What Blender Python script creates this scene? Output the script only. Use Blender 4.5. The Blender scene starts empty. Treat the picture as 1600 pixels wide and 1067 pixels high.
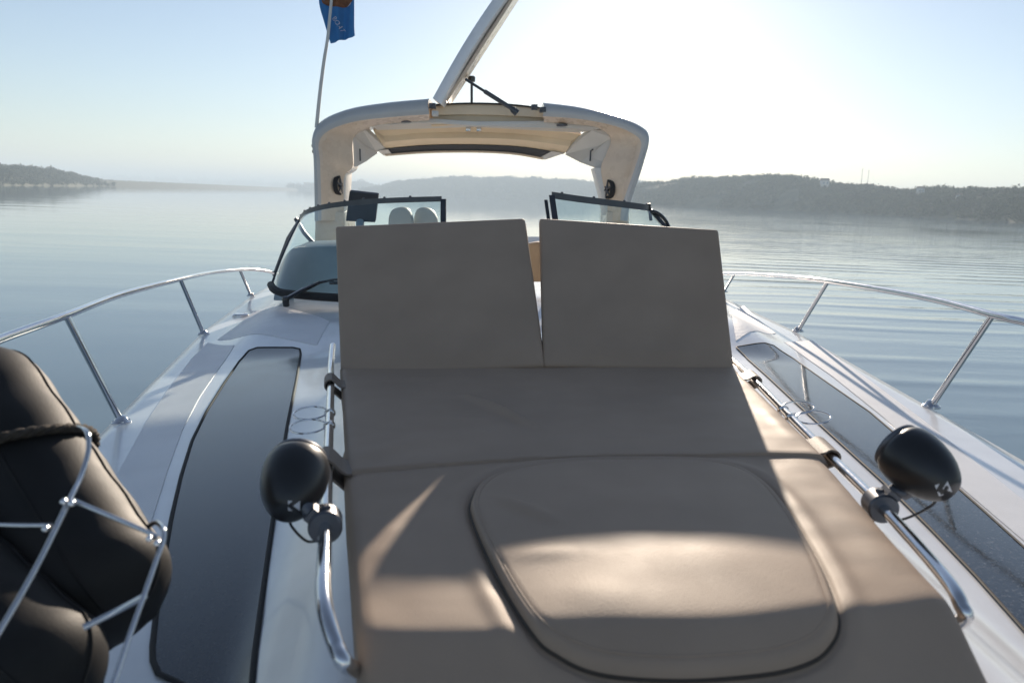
import bpy, bmesh, math, random
import numpy as np
from mathutils import Vector, Matrix, noise

SC = bpy.context.scene
COL = SC.collection
R = math.radians
random.seed(7)
rng = np.random.default_rng(11)

# ------------------------------------------------------------------ frame
H = 2.6                       # eye height above the lake
ROLL = R(1.9)                 # the boat heels a little; the camera heels with it
PITCH = math.atan(226.5 / 1200.0)
FPX = 1200.0
HEEL = Matrix.Rotation(-ROLL, 4, 'Y')
TO_WORLD = Matrix.Translation((0, 0, H)) @ HEEL

# ------------------------------------------------------------------ camera
cam_d = bpy.data.cameras.new('camera')
cam = bpy.data.objects.new('camera', cam_d)
COL.objects.link(cam)
cam_d.sensor_width = 36.0
cam_d.lens = 36.0 * FPX / 1600.0
cam_d.clip_start = 0.05
cam_d.clip_end = 20000
cam_d.dof.use_dof = True
cam_d.dof.focus_distance = 3.6
cam_d.dof.aperture_fstop = 5.0
cam.matrix_world = TO_WORLD @ Matrix.Rotation(math.pi / 2 - PITCH, 4, 'X')
SC.camera = cam

# ------------------------------------------------------------------ sky and sun
SUN_AZ, SUN_EL = R(9.5), R(13.7)          # measured in the boat's frame
sd_u = Vector((math.sin(SUN_AZ) * math.cos(SUN_EL), math.cos(SUN_AZ) * math.cos(SUN_EL), math.sin(SUN_EL)))
sd = (HEEL.to_3x3() @ sd_u).normalized()  # direction towards the sun
w_el = math.asin(sd.z)
w_az = math.atan2(sd.x, sd.y)
world = bpy.data.worlds.new('World')
SC.world = world
world.use_nodes = True
wn = world.node_tree
bg = wn.nodes['Background']
sky = wn.nodes.new('ShaderNodeTexSky')
sky.sky_type = 'NISHITA'
sky.sun_disc = False
sky.sun_elevation = w_el
sky.sun_rotation = w_az
sky.air_density = 1.0
sky.dust_density = 0.22
sky.ozone_density = 2.0
tint = wn.nodes.new('ShaderNodeMix'); tint.data_type = 'RGBA'; tint.blend_type = 'MULTIPLY'
tint.inputs[0].default_value = 1.0
tint.inputs[7].default_value = (0.96, 1.0, 1.10, 1)   # cool white balance of the morning sky
wn.links.new(sky.outputs[0], tint.inputs[6])
sat = wn.nodes.new('ShaderNodeHueSaturation'); sat.inputs['Saturation'].default_value = 0.82
wn.links.new(tint.outputs[2], sat.inputs['Color'])
wn.links.new(sat.outputs[0], bg.inputs[0])
bg.inputs[1].default_value = 0.07
sun_d = bpy.data.lights.new('sun', 'SUN')
sun = bpy.data.objects.new('sun', sun_d)
COL.objects.link(sun)
sun_d.energy = 5.0
sun_d.angle = R(0.6)
sun_d.color = (1.0, 0.85, 0.69)
sun.rotation_euler = sd.to_track_quat('Z', 'Y').to_euler()
sun.location = (0, 0, 30)
SC.view_settings.view_transform = 'Standard'
SC.view_settings.look = 'None'
SC.view_settings.exposure = 0.76
SC.view_settings.gamma = 1.0
SC.view_settings.use_curve_mapping = False
SC.render.engine = 'CYCLES'
SC.cycles.volume_bounces = 1
SC.cycles.max_bounces = 10
SC.cycles.transparent_max_bounces = 16
SC.cycles.use_denoising = True

# ------------------------------------------------------------------ geometry helpers
RIGHT = Vector((1, 0, 0))
FWD = Vector((0, math.cos(PITCH), -math.sin(PITCH)))
UP = Vector((0, math.sin(PITCH), math.cos(PITCH)))

def ray(u, v):
    return RIGHT * ((u - 800.0) / FPX) + FWD - UP * ((v - 533.5) / FPX)

def at(u, v, D):
    d = ray(u, v)
    return d * (D / d.y)

def atz(u, v, z):
    d = ray(u, v)
    return d * (z / d.z)

def on(u, v, f, lo=0.3, hi=14.0):
    """first point along the sight line below the height field f(x, y)"""
    d = ray(u, v)
    d = d / d.y
    prev, t = lo, lo
    while t < hi:
        p = d * t
        if p.z < f(p.x, p.y):
            a, b = prev, t
            for _ in range(30):
                m = (a + b) / 2
                q = d * m
                if q.z < f(q.x, q.y): b = m
                else: a = m
            return d * ((a + b) / 2)
        prev = t
        t += 0.03
    return d * hi

def ss(a, b, x):
    t = min(1.0, max(0.0, (x - a) / (b - a)))
    return t * t * (3 - 2 * t)

def lerp(a, b, t):
    return a + (b - a) * t

def catmull(pts, n, closed=False):
    """n samples through the points, evenly by point index"""
    P = [Vector(p) for p in pts]
    N = len(P)
    out = []
    segs = N if closed else N - 1
    for k in range(n):
        s = k / (n if closed else n - 1) * segs
        i = min(int(s), segs - 1)
        t = s - i
        if closed:
            p0, p1, p2, p3 = P[(i - 1) % N], P[i % N], P[(i + 1) % N], P[(i + 2) % N]
        else:
            p0, p1, p2, p3 = P[max(i - 1, 0)], P[i], P[i + 1], P[min(i + 2, N - 1)]
        out.append(0.5 * ((2 * p1) + (p2 - p0) * t + (2 * p0 - 5 * p1 + 4 * p2 - p3) * t * t + (3 * p1 - p0 - 3 * p2 + p3) * t ** 3))
    return out

def resample(pts, n):
    P = [Vector(p) for p in pts]
    L = [0.0]
    for a, b in zip(P, P[1:]): L.append(L[-1] + (b - a).length)
    out = []
    j = 0
    for k in range(n):
        s = L[-1] * k / (n - 1)
        while j < len(L) - 2 and L[j + 1] < s: j += 1
        d = L[j + 1] - L[j]
        out.append(P[j].lerp(P[j + 1], 0 if d == 0 else min(1, (s - L[j]) / d)))
    return out

class MB:
    """collects shapes, then links them as one mesh object"""
    def __init__(s):
        s.v, s.f = [], []
    def add(s, verts, faces):
        o = len(s.v)
        s.v += [tuple(p) for p in verts]
        s.f += [tuple(i + o for i in f) for f in faces]
        return s
    def tube(s, path, r, n=12, closed=False, caps=True, flat=1.0):
        P = [Vector(p) for p in path]
        N = len(P)
        rr = r if hasattr(r, '__len__') else [r] * N
        vs, fs = [], []
        ref = None
        for i, p in enumerate(P):
            if closed: t = P[(i + 1) % N] - P[(i - 1) % N]
            else: t = P[min(i + 1, N - 1)] - P[max(i - 1, 0)]
            t.normalize()
            if ref is None:
                ref = Vector((0, 0, 1)) if abs(t.z) < 0.9 else Vector((1, 0, 0))
            a = ref - t * ref.dot(t)
            a.normalize()
            ref = a
            b = t.cross(a)
            for k in range(n):
                an = 2 * math.pi * k / n
                vs.append(p + (a * math.sin(an) * flat + b * math.cos(an)) * rr[i])
        M = N if closed else N - 1
        for i in range(M):
            j = (i + 1) % N
            for k in range(n):
                fs.append((i * n + k, i * n + (k + 1) % n, j * n + (k + 1) % n, j * n + k))
        if not closed and caps:
            fs.append(tuple(range(n - 1, -1, -1)))
            fs.append(tuple((N - 1) * n + k for k in range(n)))
        return s.add(vs, fs)
    def lathe(s, o, axis, prof, n=24):
        """profile of (distance along the axis, radius)"""
        o, ax = Vector(o), Vector(axis).normalized()
        a = ax.orthogonal().normalized()
        b = ax.cross(a)
        vs, fs = [], []
        for h, r in prof:
            for k in range(n):
                an = 2 * math.pi * k / n
                vs.append(o + ax * h + (a * math.cos(an) + b * math.sin(an)) * max(r, 1e-4))
        for i in range(len(prof) - 1):
            for k in range(n):
                fs.append((i * n + k, i * n + (k + 1) % n, (i + 1) * n + (k + 1) % n, (i + 1) * n + k))
        fs.append(tuple(range(n - 1, -1, -1)))
        fs.append(tuple((len(prof) - 1) * n + k for k in range(n)))
        return s.add(vs, fs)
    def prism(s, pts, vec):
        P = [Vector(p) for p in pts]
        vec = Vector(vec)
        n = len(P)
        vs = P + [p + vec for p in P]
        fs = [tuple(range(n)), tuple(range(2 * n - 1, n - 1, -1))]
        fs += [(i, i + n, (i + 1) % n + n, (i + 1) % n) for i in range(n)]
        return s.add(vs, fs)
    def box(s, c, ex, ey, ez):
        c, ex, ey, ez = Vector(c), Vector(ex), Vector(ey), Vector(ez)
        return s.prism([c - ex - ey - ez, c + ex - ey - ez, c + ex + ey - ez, c - ex + ey - ez], ez * 2)
    def grid(s, rows, closed=False):
        n, m = len(rows), len(rows[0])
        vs = [p for r in rows for p in r]
        fs = []
        for i in range(n - 1):
            for j in range(m if closed else m - 1):
                k = (j + 1) % m
                fs.append((i * m + j, i * m + k, (i + 1) * m + k, (i + 1) * m + j))
        return s.add(vs, fs)
    def build(s, name, mat, parent=None, smooth=True, bevel=0.0, angle=40, **props):
        me = bpy.data.meshes.new(name)
        b = ORIGIN.get(parent.name, Vector()) if parent else Vector()
        me.from_pydata([Vector(p) - b for p in s.v], [], s.f)
        bm = bmesh.new(); bm.from_mesh(me)
        bmesh.ops.recalc_face_normals(bm, faces=bm.faces)
        if bevel > 0:
            ed = [e for e in bm.edges if len(e.link_faces) == 2 and e.calc_face_angle(0) > R(30)]
            bmesh.ops.bevel(bm, geom=ed, offset=bevel, segments=2, profile=0.6, affect='EDGES', clamp_overlap=True)
        if smooth:
            for f in bm.faces: f.smooth = True
            for e in bm.edges:
                if len(e.link_faces) == 2 and e.calc_face_angle(0) > R(angle): e.smooth = False
        bm.to_mesh(me); bm.free()
        me.materials.append(mat)
        o = bpy.data.objects.new(name, me)
        COL.objects.link(o)
        if parent:
            o.parent = parent
            ORIGIN[o.name] = b
        for k, val in props.items(): o[k] = val
        return o

ORIGIN = {}

def thing(name, label, cat, base, group=None):
    """an Empty at the thing's base, in the boat's heeled frame"""
    o = bpy.data.objects.new(name, None)
    COL.objects.link(o)
    o.empty_display_size = 0.1
    o.matrix_world = TO_WORLD @ Matrix.Translation(Vector(base))
    ORIGIN[o.name] = Vector(base)
    o['label'] = label; o['category'] = cat
    if group: o['group'] = group
    return o

def single(name, mb, mat, label, cat, base, group=None, **kw):
    """a thing that is one mesh, in the boat's heeled frame"""
    base = Vector(base)
    mb.v = [tuple(Vector(p) - base) for p in mb.v]
    o = mb.build(name, mat, None, **kw)
    o.matrix_world = TO_WORLD @ Matrix.Translation(base)
    ORIGIN[o.name] = base
    o['label'] = label; o['category'] = cat
    if group: o['group'] = group
    return o

# ------------------------------------------------------------------ materials
def mat(name, col, rough=0.5, metal=0.0, var=0.06, vscale=6.0, bump=0.0, bscale=200.0, bdist=0.002, rvar=0.0, spec=0.5, coat=0.0, stretch=None):
    m = bpy.data.materials.new(name)
    m.use_nodes = True
    nt = m.node_tree
    N, L = nt.nodes, nt.links
    p = N['Principled BSDF']
    p.inputs['Roughness'].default_value = rough
    p.inputs['Metallic'].default_value = metal
    p.inputs['Specular IOR Level'].default_value = spec
    p.inputs['Coat Weight'].default_value = coat
    p.inputs['Coat Roughness'].default_value = 0.06
    tc = N.new('ShaderNodeTexCoord')
    vec = tc.outputs['Object']
    if stretch:
        mp = N.new('ShaderNodeMapping'); mp.inputs['Scale'].default_value = stretch
        L.new(vec, mp.inputs[0]); vec = mp.outputs[0]
    nz = N.new('ShaderNodeTexNoise')
    nz.inputs['Scale'].default_value = vscale
    nz.inputs['Detail'].default_value = 6
    L.new(vec, nz.inputs['Vector'])
    rp = N.new('ShaderNodeValToRGB')
    rp.color_ramp.elements[0].position = 0.3
    rp.color_ramp.elements[1].position = 0.7
    rp.color_ramp.elements[0].color = (*[c * (1 - var) for c in col], 1)
    rp.color_ramp.elements[1].color = (*[min(1, c * (1 + var)) for c in col], 1)
    L.new(nz.outputs[0], rp.inputs[0])
    L.new(rp.outputs[0], p.inputs['Base Color'])
    if rvar > 0:
        mr = N.new('ShaderNodeMapRange')
        mr.inputs[3].default_value = max(0, rough - rvar); mr.inputs[4].default_value = rough + rvar
        n3 = N.new('ShaderNodeTexNoise'); n3.inputs['Scale'].default_value = vscale * 3; n3.inputs['Detail'].default_value = 5
        L.new(vec, n3.inputs['Vector']); L.new(n3.outputs[0], mr.inputs[0]); L.new(mr.outputs[0], p.inputs['Roughness'])
    if bump > 0:
        n2 = N.new('ShaderNodeTexNoise'); n2.inputs['Scale'].default_value = bscale; n2.inputs['Detail'].default_value = 4
        L.new(vec, n2.inputs['Vector'])
        b = N.new('ShaderNodeBump'); b.inputs['Strength'].default_value = bump; b.inputs['Distance'].default_value = bdist
        L.new(n2.outputs[0], b.inputs['Height']); L.new(b.outputs[0], p.inputs['Normal'])
    return m

M = {}
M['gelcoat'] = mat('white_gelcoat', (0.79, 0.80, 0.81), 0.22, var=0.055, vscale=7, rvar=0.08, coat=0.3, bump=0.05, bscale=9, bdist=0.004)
M['hull'] = mat('hull_gelcoat', (0.76, 0.76, 0.76), 0.2, var=0.03, coat=0.3)
M['cream'] = mat('cream_gelcoat', (0.66, 0.53, 0.40), 0.28, var=0.05, vscale=4, rvar=0.08, coat=0.3)
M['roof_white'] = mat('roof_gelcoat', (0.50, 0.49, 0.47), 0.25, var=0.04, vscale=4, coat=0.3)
M['bounce_cream'] = mat('bounce_lit_liner', (0.80, 0.64, 0.44), 0.4, var=0.04)  # lighter, warmer cream: light bounced off the sunlit pads is put into it
M['white_liner'] = mat('white_liner', (0.64, 0.62, 0.58), 0.4, var=0.04)
M['chrome'] = mat('polished_steel', (0.66, 0.66, 0.67), 0.12, 1.0, var=0.05, vscale=20, rvar=0.06)
M['vinyl'] = mat('taupe_vinyl', (0.37, 0.278, 0.206), 0.56, var=0.07, vscale=5, bump=0.35, bscale=420, bdist=0.0012, rvar=0.06, spec=0.14)
M['binding'] = mat('dark_binding', (0.05, 0.038, 0.028), 0.7, var=0.15)
M['strap'] = mat('strap_webbing', (0.20, 0.155, 0.12), 0.6, var=0.1, bump=0.4, bscale=300)
M['rubber'] = mat('black_rubber', (0.012, 0.012, 0.013), 0.75, var=0.15)
M['frame'] = mat('anodised_frame', (0.07, 0.075, 0.085), 0.32, 0.6, var=0.1, vscale=12)
M['black'] = mat('black_plastic', (0.012, 0.012, 0.013), 0.22, var=0.15, vscale=30, rvar=0.06, coat=0.3)
M['pod'] = mat('speaker_shell', (0.014, 0.014, 0.015), 0.33, var=0.2, vscale=30, rvar=0.05)
M['grey'] = mat('grey_alloy', (0.12, 0.125, 0.14), 0.42, 0.6, var=0.1, vscale=30)
M['fender'] = mat('fender_sock', (0.010, 0.009, 0.008), 0.6, var=0.45, vscale=9, bump=0.25, bscale=420, bdist=0.0015, rvar=0.08, spec=0.3)
M['rope'] = mat('dark_rope', (0.045, 0.034, 0.024), 0.85, var=0.5, vscale=60, bump=0.6, bscale=250, bdist=0.004)
M['logo'] = mat('pale_print', (0.62, 0.62, 0.64), 0.5, var=0.05)
M['seat'] = mat('tan_leather', (0.40, 0.25, 0.13), 0.5, var=0.1, bump=0.2)
M['grey_seat'] = mat('grey_seat', (0.40, 0.40, 0.38), 0.6, var=0.1)
M['dash'] = mat('dark_dash', (0.24, 0.31, 0.36), 0.5, var=0.1)
M['screen_back'] = mat('screen_back', (0.03, 0.033, 0.04), 0.45, var=0.1)
M['print_brown'] = mat('brown_print', (0.20, 0.075, 0.03), 0.8, var=0.3, vscale=20)

def nonskid_mat():
    m = mat('nonskid', (0.77, 0.775, 0.785), 0.45, var=0.04, vscale=8)
    nt = m.node_tree; N, L = nt.nodes, nt.links
    tc = N.new('ShaderNodeTexCoord')
    vo = N.new('ShaderNodeTexVoronoi'); vo.inputs['Scale'].default_value = 130; vo.inputs['Randomness'].default_value = 0.15
    L.new(tc.outputs['Object'], vo.inputs['Vector'])
    b = N.new('ShaderNodeBump'); b.inputs['Strength'].default_value = 0.4; b.inputs['Distance'].default_value = 0.003; b.invert = True
    L.new(vo.outputs['Distance'], b.inputs['Height']); L.new(b.outputs[0], N['Principled BSDF'].inputs['Normal'])
    return m
M['nonskid'] = nonskid_mat()

def dewy_mat(spot=0.20, drop=0.10, ior=1.7, r0=0.03):
    """dark acrylic with dried dew and fine droplets on it"""
    m = bpy.data.materials.new('dark_acrylic'); m.use_nodes = True
    nt = m.node_tree; N, L = nt.nodes, nt.links
    p = N['Principled BSDF']
    p.inputs['IOR'].default_value = ior
    tc = N.new('ShaderNodeTexCoord')
    vo = N.new('ShaderNodeTexVoronoi'); vo.inputs['Scale'].default_value = 95
    L.new(tc.outputs['Object'], vo.inputs['Vector'])
    n1 = N.new('ShaderNodeTexNoise'); n1.inputs['Scale'].default_value = 7; n1.inputs['Detail'].default_value = 6
    L.new(tc.outputs['Object'], n1.inputs['Vector'])
    n2 = N.new('ShaderNodeTexNoise'); n2.inputs['Scale'].default_value = 150; n2.inputs['Detail'].default_value = 4
    L.new(tc.outputs['Object'], n2.inputs['Vector'])
    mr = N.new('ShaderNodeMapRange'); mr.inputs[1].default_value = 0.06; mr.inputs[2].default_value = 0.34
    mr.inputs[3].default_value = 1; mr.inputs[4].default_value = 0
    L.new(vo.outputs['Distance'], mr.inputs[0])
    b = N.new('ShaderNodeBump'); b.inputs['Strength'].default_value = drop; b.inputs['Distance'].default_value = 0.002
    L.new(mr.outputs[0], b.inputs['Height']); L.new(b.outputs[0], p.inputs['Normal'])
    rr = N.new('ShaderNodeMapRange'); rr.inputs[1].default_value = 0.35; rr.inputs[2].default_value = 0.65
    rr.inputs[3].default_value = r0; rr.inputs[4].default_value = r0 + 0.07
    L.new(n1.outputs[0], rr.inputs[0]); L.new(rr.outputs[0], p.inputs['Roughness'])
    cr = N.new('ShaderNodeValToRGB')
    cr.color_ramp.elements[0].position = 0.55; cr.color_ramp.elements[0].color = (0.022, 0.026, 0.032, 1)
    cr.color_ramp.elements[1].position = 0.78; cr.color_ramp.elements[1].color = (spot, spot, spot, 1)
    L.new(n2.outputs[0], cr.inputs[0]); L.new(cr.outputs[0], p.inputs['Base Color'])
    return m
M['dewy'] = dewy_mat()
M['acrylic'] = dewy_mat(0.07, 0.05, 1.5, 0.10)

def glass_mat(name, tint, refl=1.0, veil=0.0):
    m = bpy.data.materials.new(name); m.use_nodes = True
    nt = m.node_tree; N, L = nt.nodes, nt.links
    N.remove(N['Principled BSDF'])
    out = N['Material Output']
    t = N.new('ShaderNodeBsdfTransparent'); t.inputs[0].default_value = (*tint, 1)
    d = N.new('ShaderNodeBsdfDiffuse'); d.inputs[0].default_value = (0.45, 0.62, 0.66, 1)
    nz = N.new('ShaderNodeTexNoise'); nz.inputs['Scale'].default_value = 5; nz.inputs['Detail'].default_value = 6
    tc = N.new('ShaderNodeTexCoord'); L.new(tc.outputs['Object'], nz.inputs['Vector'])
    ml = N.new('ShaderNodeMath'); ml.operation = 'MULTIPLY'; ml.inputs[1].default_value = veil * 2
    L.new(nz.outputs[0], ml.inputs[0])
    mx0 = N.new('ShaderNodeMixShader'); L.new(ml.outputs[0], mx0.inputs[0])
    L.new(t.outputs[0], mx0.inputs[1]); L.new(d.outputs[0], mx0.inputs[2])
    g = N.new('ShaderNodeBsdfGlossy'); g.inputs['Roughness'].default_value = 0.03
    fr = N.new('ShaderNodeFresnel'); fr.inputs[0].default_value = 1.5
    mx = N.new('ShaderNodeMixShader')
    L.new(fr.outputs[0], mx.inputs[0]); L.new(mx0.outputs[0], mx.inputs[1]); L.new(g.outputs[0], mx.inputs[2])
    L.new(mx.outputs[0], out.inputs[0])
    return m
M['glass'] = glass_mat('aqua_glass', (0.82, 0.94, 0.95), veil=0.06)
M['visor'] = glass_mat('smoked_visor', (0.10, 0.12, 0.14), veil=0.05)

def flag_mat():
    m = mat('blue_flag', (0.05, 0.19, 0.38), 0.8, var=0.12, vscale=14)
    nt = m.node_tree; N, L = nt.nodes, nt.links
    p = N['Principled BSDF']
    tr = N.new('ShaderNodeBsdfTranslucent'); tr.inputs[0].default_value = (0.06, 0.26, 0.52, 1)
    mx = N.new('ShaderNodeMixShader'); mx.inputs[0].default_value = 0.35
    L.new(p.outputs[0], mx.inputs[1]); L.new(tr.outputs[0], mx.inputs[2]); L.new(mx.outputs[0], N['Material Output'].inputs[0])
    return m
M['flag'] = flag_mat()

def water_mat():
    m = bpy.data.materials.new('lake_water'); m.use_nodes = True
    nt = m.node_tree; N, L = nt.nodes, nt.links
    p = N['Principled BSDF']
    p.inputs['Base Color'].default_value = (0.16, 0.235, 0.28, 1)
    p.inputs['Roughness'].default_value = 0.035
    p.inputs['IOR'].default_value = 1.333
    tc = N.new('ShaderNodeTexCoord')
    def noise_(scale, detail, sx, sy, rot):
        mp = N.new('ShaderNodeMapping')
        mp.inputs['Scale'].default_value = (sx, sy, 1); mp.inputs['Rotation'].default_value = (0, 0, rot)
        L.new(tc.outputs['Object'], mp.inputs[0])
        n = N.new('ShaderNodeTexNoise'); n.inputs['Scale'].default_value = scale; n.inputs['Detail'].default_value = detail
        L.new(mp.outputs[0], n.inputs['Vector'])
        return n.outputs[0]
    def mul(a, k):
        x = N.new('ShaderNodeMath'); x.operation = 'MULTIPLY'
        L.new(a, x.inputs[0])
        if isinstance(k, (int, float)): x.inputs[1].default_value = k
        else: L.new(k, x.inputs[1])
        return x.outputs[0]
    def add(a, b):
        x = N.new('ShaderNodeMath'); x.operation = 'ADD'
        L.new(a, x.inputs[0]); L.new(b, x.inputs[1]); return x.outputs[0]
    # long lazy swell everywhere
    swell = mul(noise_(0.16, 2, 0.35, 1.5, R(-6)), 0.09)
    fine = mul(noise_(1.3, 3, 0.35, 1.3, R(4)), 0.005)
    # wake ripples crossing the right-hand side of the lake
    mp = N.new('ShaderNodeMapping'); mp.inputs['Rotation'].default_value = (0, 0, R(4))
    L.new(tc.outputs['Object'], mp.inputs[0])
    wv = N.new('ShaderNodeTexWave'); wv.wave_type = 'BANDS'; wv.bands_direction = 'Y'; wv.wave_profile = 'SIN'
    wv.inputs['Scale'].default_value = 0.17; wv.inputs['Distortion'].default_value = 7.0
    wv.inputs['Detail'].default_value = 2; wv.inputs['Detail Scale'].default_value = 0.35
    L.new(mp.outputs[0], wv.inputs['Vector'])
    sx = N.new('ShaderNodeSeparateXYZ'); L.new(tc.outputs['Object'], sx.inputs[0])
    # the wake lies right of the boat's course: x - 0.1 y > 0
    ya = mul(sx.outputs[1], -0.10)
    xa = add(sx.outputs[0], ya)
    mr = N.new('ShaderNodeMapRange'); mr.interpolation_type = 'SMOOTHSTEP'
    mr.inputs[1].default_value = -3; mr.inputs[2].default_value = 9
    L.new(xa, mr.inputs[0])
    gust = noise_(0.02, 2, 0.5, 1.0, 0)
    gr = N.new('ShaderNodeMapRange'); gr.inputs[1].default_value = 0.35; gr.inputs[2].default_value = 0.6; L.new(gust, gr.inputs[0])
    my = N.new('ShaderNodeMapRange'); my.interpolation_type = 'SMOOTHSTEP'; my.inputs[1].default_value = 7; my.inputs[2].default_value = 14
    L.new(sx.outputs[1], my.inputs[0])
    pw = N.new('ShaderNodeMath'); pw.operation = 'POWER'; pw.inputs[1].default_value = 3.5
    L.new(wv.outputs['Fac'], pw.inputs[0])
    patchy = N.new('ShaderNodeMapRange'); patchy.inputs[1].default_value = 0.36; patchy.inputs[2].default_value = 0.62
    L.new(noise_(0.12, 2, 0.4, 1.2, R(5)), patchy.inputs[0])
    wake = mul(mul(mul(mul(pw.outputs[0], 0.065), mr.outputs[0]), my.outputs[0]), patchy.outputs[0])
    chop = add(mul(mul(mul(noise_(0.9, 3, 0.3, 1.0, R(3)), 0.09), mr.outputs[0]), gr.outputs[0]), mul(mul(noise_(2.4, 4, 0.35, 1.0, R(9)), 0.018), mr.outputs[0]))
    h = add(add(swell, fine), add(wake, chop))
    b = N.new('ShaderNodeBump'); b.inputs['Strength'].default_value = 1.0; b.inputs['Distance'].default_value = 0.35
    L.new(h, b.inputs['Height']); L.new(b.outputs[0], p.inputs['Normal'])
    return m
M['water'] = water_mat()

def wood_mat(name, a, b_):
    m = bpy.data.materials.new(name); m.use_nodes = True
    nt = m.node_tree; N, L = nt.nodes, nt.links
    p = N['Principled BSDF']; p.inputs['Roughness'].default_value = 0.9
    tc = N.new('ShaderNodeTexCoord')
    nz = N.new('ShaderNodeTexNoise'); nz.inputs['Scale'].default_value = 0.16; nz.inputs['Detail'].default_value = 5
    L.new(tc.outputs['Object'], nz.inputs['Vector'])
    cr = N.new('ShaderNodeValToRGB')
    cr.color_ramp.elements[0].position = 0.35; cr.color_ramp.elements[0].color = (*a, 1)
    cr.color_ramp.elements[1].position = 0.68; cr.color_ramp.elements[1].color = (*b_, 1)
    L.new(nz.outputs[0], cr.inputs[0]); L.new(cr.outputs[0], p.inputs['Base Color'])
    return m
M['wood'] = wood_mat('woodland_leaves', (0.028, 0.045, 0.020), (0.075, 0.095, 0.040))
M['soil'] = wood_mat('hill_soil', (0.05, 0.06, 0.03), (0.11, 0.11, 0.065))
M['stone'] = mat('dam_stone', (0.085, 0.10, 0.075), 0.9, var=0.2, vscale=0.1)
M['house_wall'] = mat('house_wall', (0.70, 0.67, 0.62), 0.8, var=0.05, vscale=0.5)
M['house_roof'] = mat('house_roof', (0.22, 0.14, 0.11), 0.8, var=0.1, vscale=0.5)
M['mast'] = mat('mast_steel', (0.35, 0.34, 0.34), 0.6, 0.3)

# ------------------------------------------------------------------ water
mb = MB()
xs = [-5900, -1500, -400, -100, -30, 0, 30, 100, 400, 1500, 5900]
mb.grid([[(x, y, 0) for x in xs] for y in [-1400, -300, -60, 0, 30, 100, 400, 1500, 5900]])
mb.build('water', M['water'], smooth=False, kind='structure')

# ------------------------------------------------------------------ hills and woods
W3 = HEEL.to_3x3()
def world_at(u, v, dist):
    d = W3 @ ray(u, v)
    p = d * (dist / d.y)
    return Vector((p.x, p.y, p.z + H))

def interp(tab, u):
    return float(np.interp(u, [t[0] for t in tab], [t[1] for t in tab]))

def hill(u0, u1, tops, dists, depth, n_trees, size, name, wood_name, coarse=True, step=12, low_cut=0.0):
    """a terrain strip from its shore to its ridge, with a canopy of tree crowns as one wood"""
    us = np.arange(u0, u1 + step, step)
    rows = [[] for _ in range(9)]
    prof = [0, .12, .3, .5, .7, .85, 1.0]
    shore, ridge = [], []
    for u in us:
        d = interp(dists, u)
        s = world_at(u, 300, d)
        top = world_at(u, interp(tops, u), d + depth * 0.8)
        shore.append((s.x, s.y)); ridge.append(max(1.0, top.z - size * 1.1))
    S = np.array(shore); Z = np.array(ridge)
    def surf(k, w):
        """k: fractional index along the shore; w: 0 at the shore, 1 at the ridge"""
        i = min(int(k), len(us) - 2); t = k - i
        x, y = S[i] * (1 - t) + S[i + 1] * t
        z = Z[i] * (1 - t) + Z[i + 1] * t
        n = noise.noise(Vector((x * .03, y * .03 + w * 3, 0.3)))
        q = math.hypot(x, y)
        hz = z * (1 - (1 - min(w, 1)) ** 1.6) * (1 + .12 * n * (w * (1.05 - w)) * 4) if w <= 1 else z * (1 - (w - 1) * 1.5)
        return x + x / q * depth * w, y + y / q * depth * w, hz
    mb = MB()
    rows = []
    for w in (-0.04, 0, .06, .15, .3, .45, .6, .75, .9, 1.0, 1.3, 1.7):
        row = []
        for k in range(len(us)):
            x, y, z = surf(min(k, len(us) - 1.001), max(w, 0))
            if w < 0: z = -0.5
            row.append((x, y, z))
        rows.append(row)
    mb.grid(rows)
    mb.build(name, M['soil'], smooth=True, kind='structure')
    V, F = [], []
    off = 0
    NL = 40                                    # leaf sprays in each crown
    tri = np.arange(NL * 3).reshape(NL, 3)
    for i in range(n_trees):
        k = rng.random() * (len(us) - 1.01)
        w = rng.random() ** 0.75 * 1.12
        x, y, z = surf(k, w)
        s = size * (0.6 + 0.7 * rng.random() ** 2.0) * (1 + .5 * noise.noise(Vector((x * .05, y * .05, 4))))
        if noise.noise(Vector((x * .035, y * .035, 9))) > 0.42: continue
        d = rng.normal(size=(NL, 3)); d /= np.linalg.norm(d, axis=1)[:, None]
        c = d * (0.55 + 0.45 * rng.random((NL, 1))) * np.array([s, s, s * (0.9 + 0.5 * rng.random())]) + np.array([x, y, max(z, 0.2) + s * 0.6])
        v = (c[:, None, :] + rng.normal(size=(NL, 3, 3)) * (s * 0.27)).reshape(-1, 3)
        V.append(v); F.append(tri + off); off += NL * 3
    V = np.concatenate(V).astype(np.float32); F = np.concatenate(F).astype(np.int32)
    me = bpy.data.meshes.new(wood_name)
    me.vertices.add(len(V)); me.vertices.foreach_set('co', V.ravel())
    me.loops.add(F.size); me.loops.foreach_set('vertex_index', F.ravel())
    me.polygons.add(len(F)); me.polygons.foreach_set('loop_start', np.arange(0, F.size, 3, dtype=np.int32))
    me.update(calc_edges=True); me.validate()
    me.materials.append(M['wood'])
    o = bpy.data.objects.new(wood_name, me); COL.objects.link(o); o['kind'] = 'stuff'
    return surf, us

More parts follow.
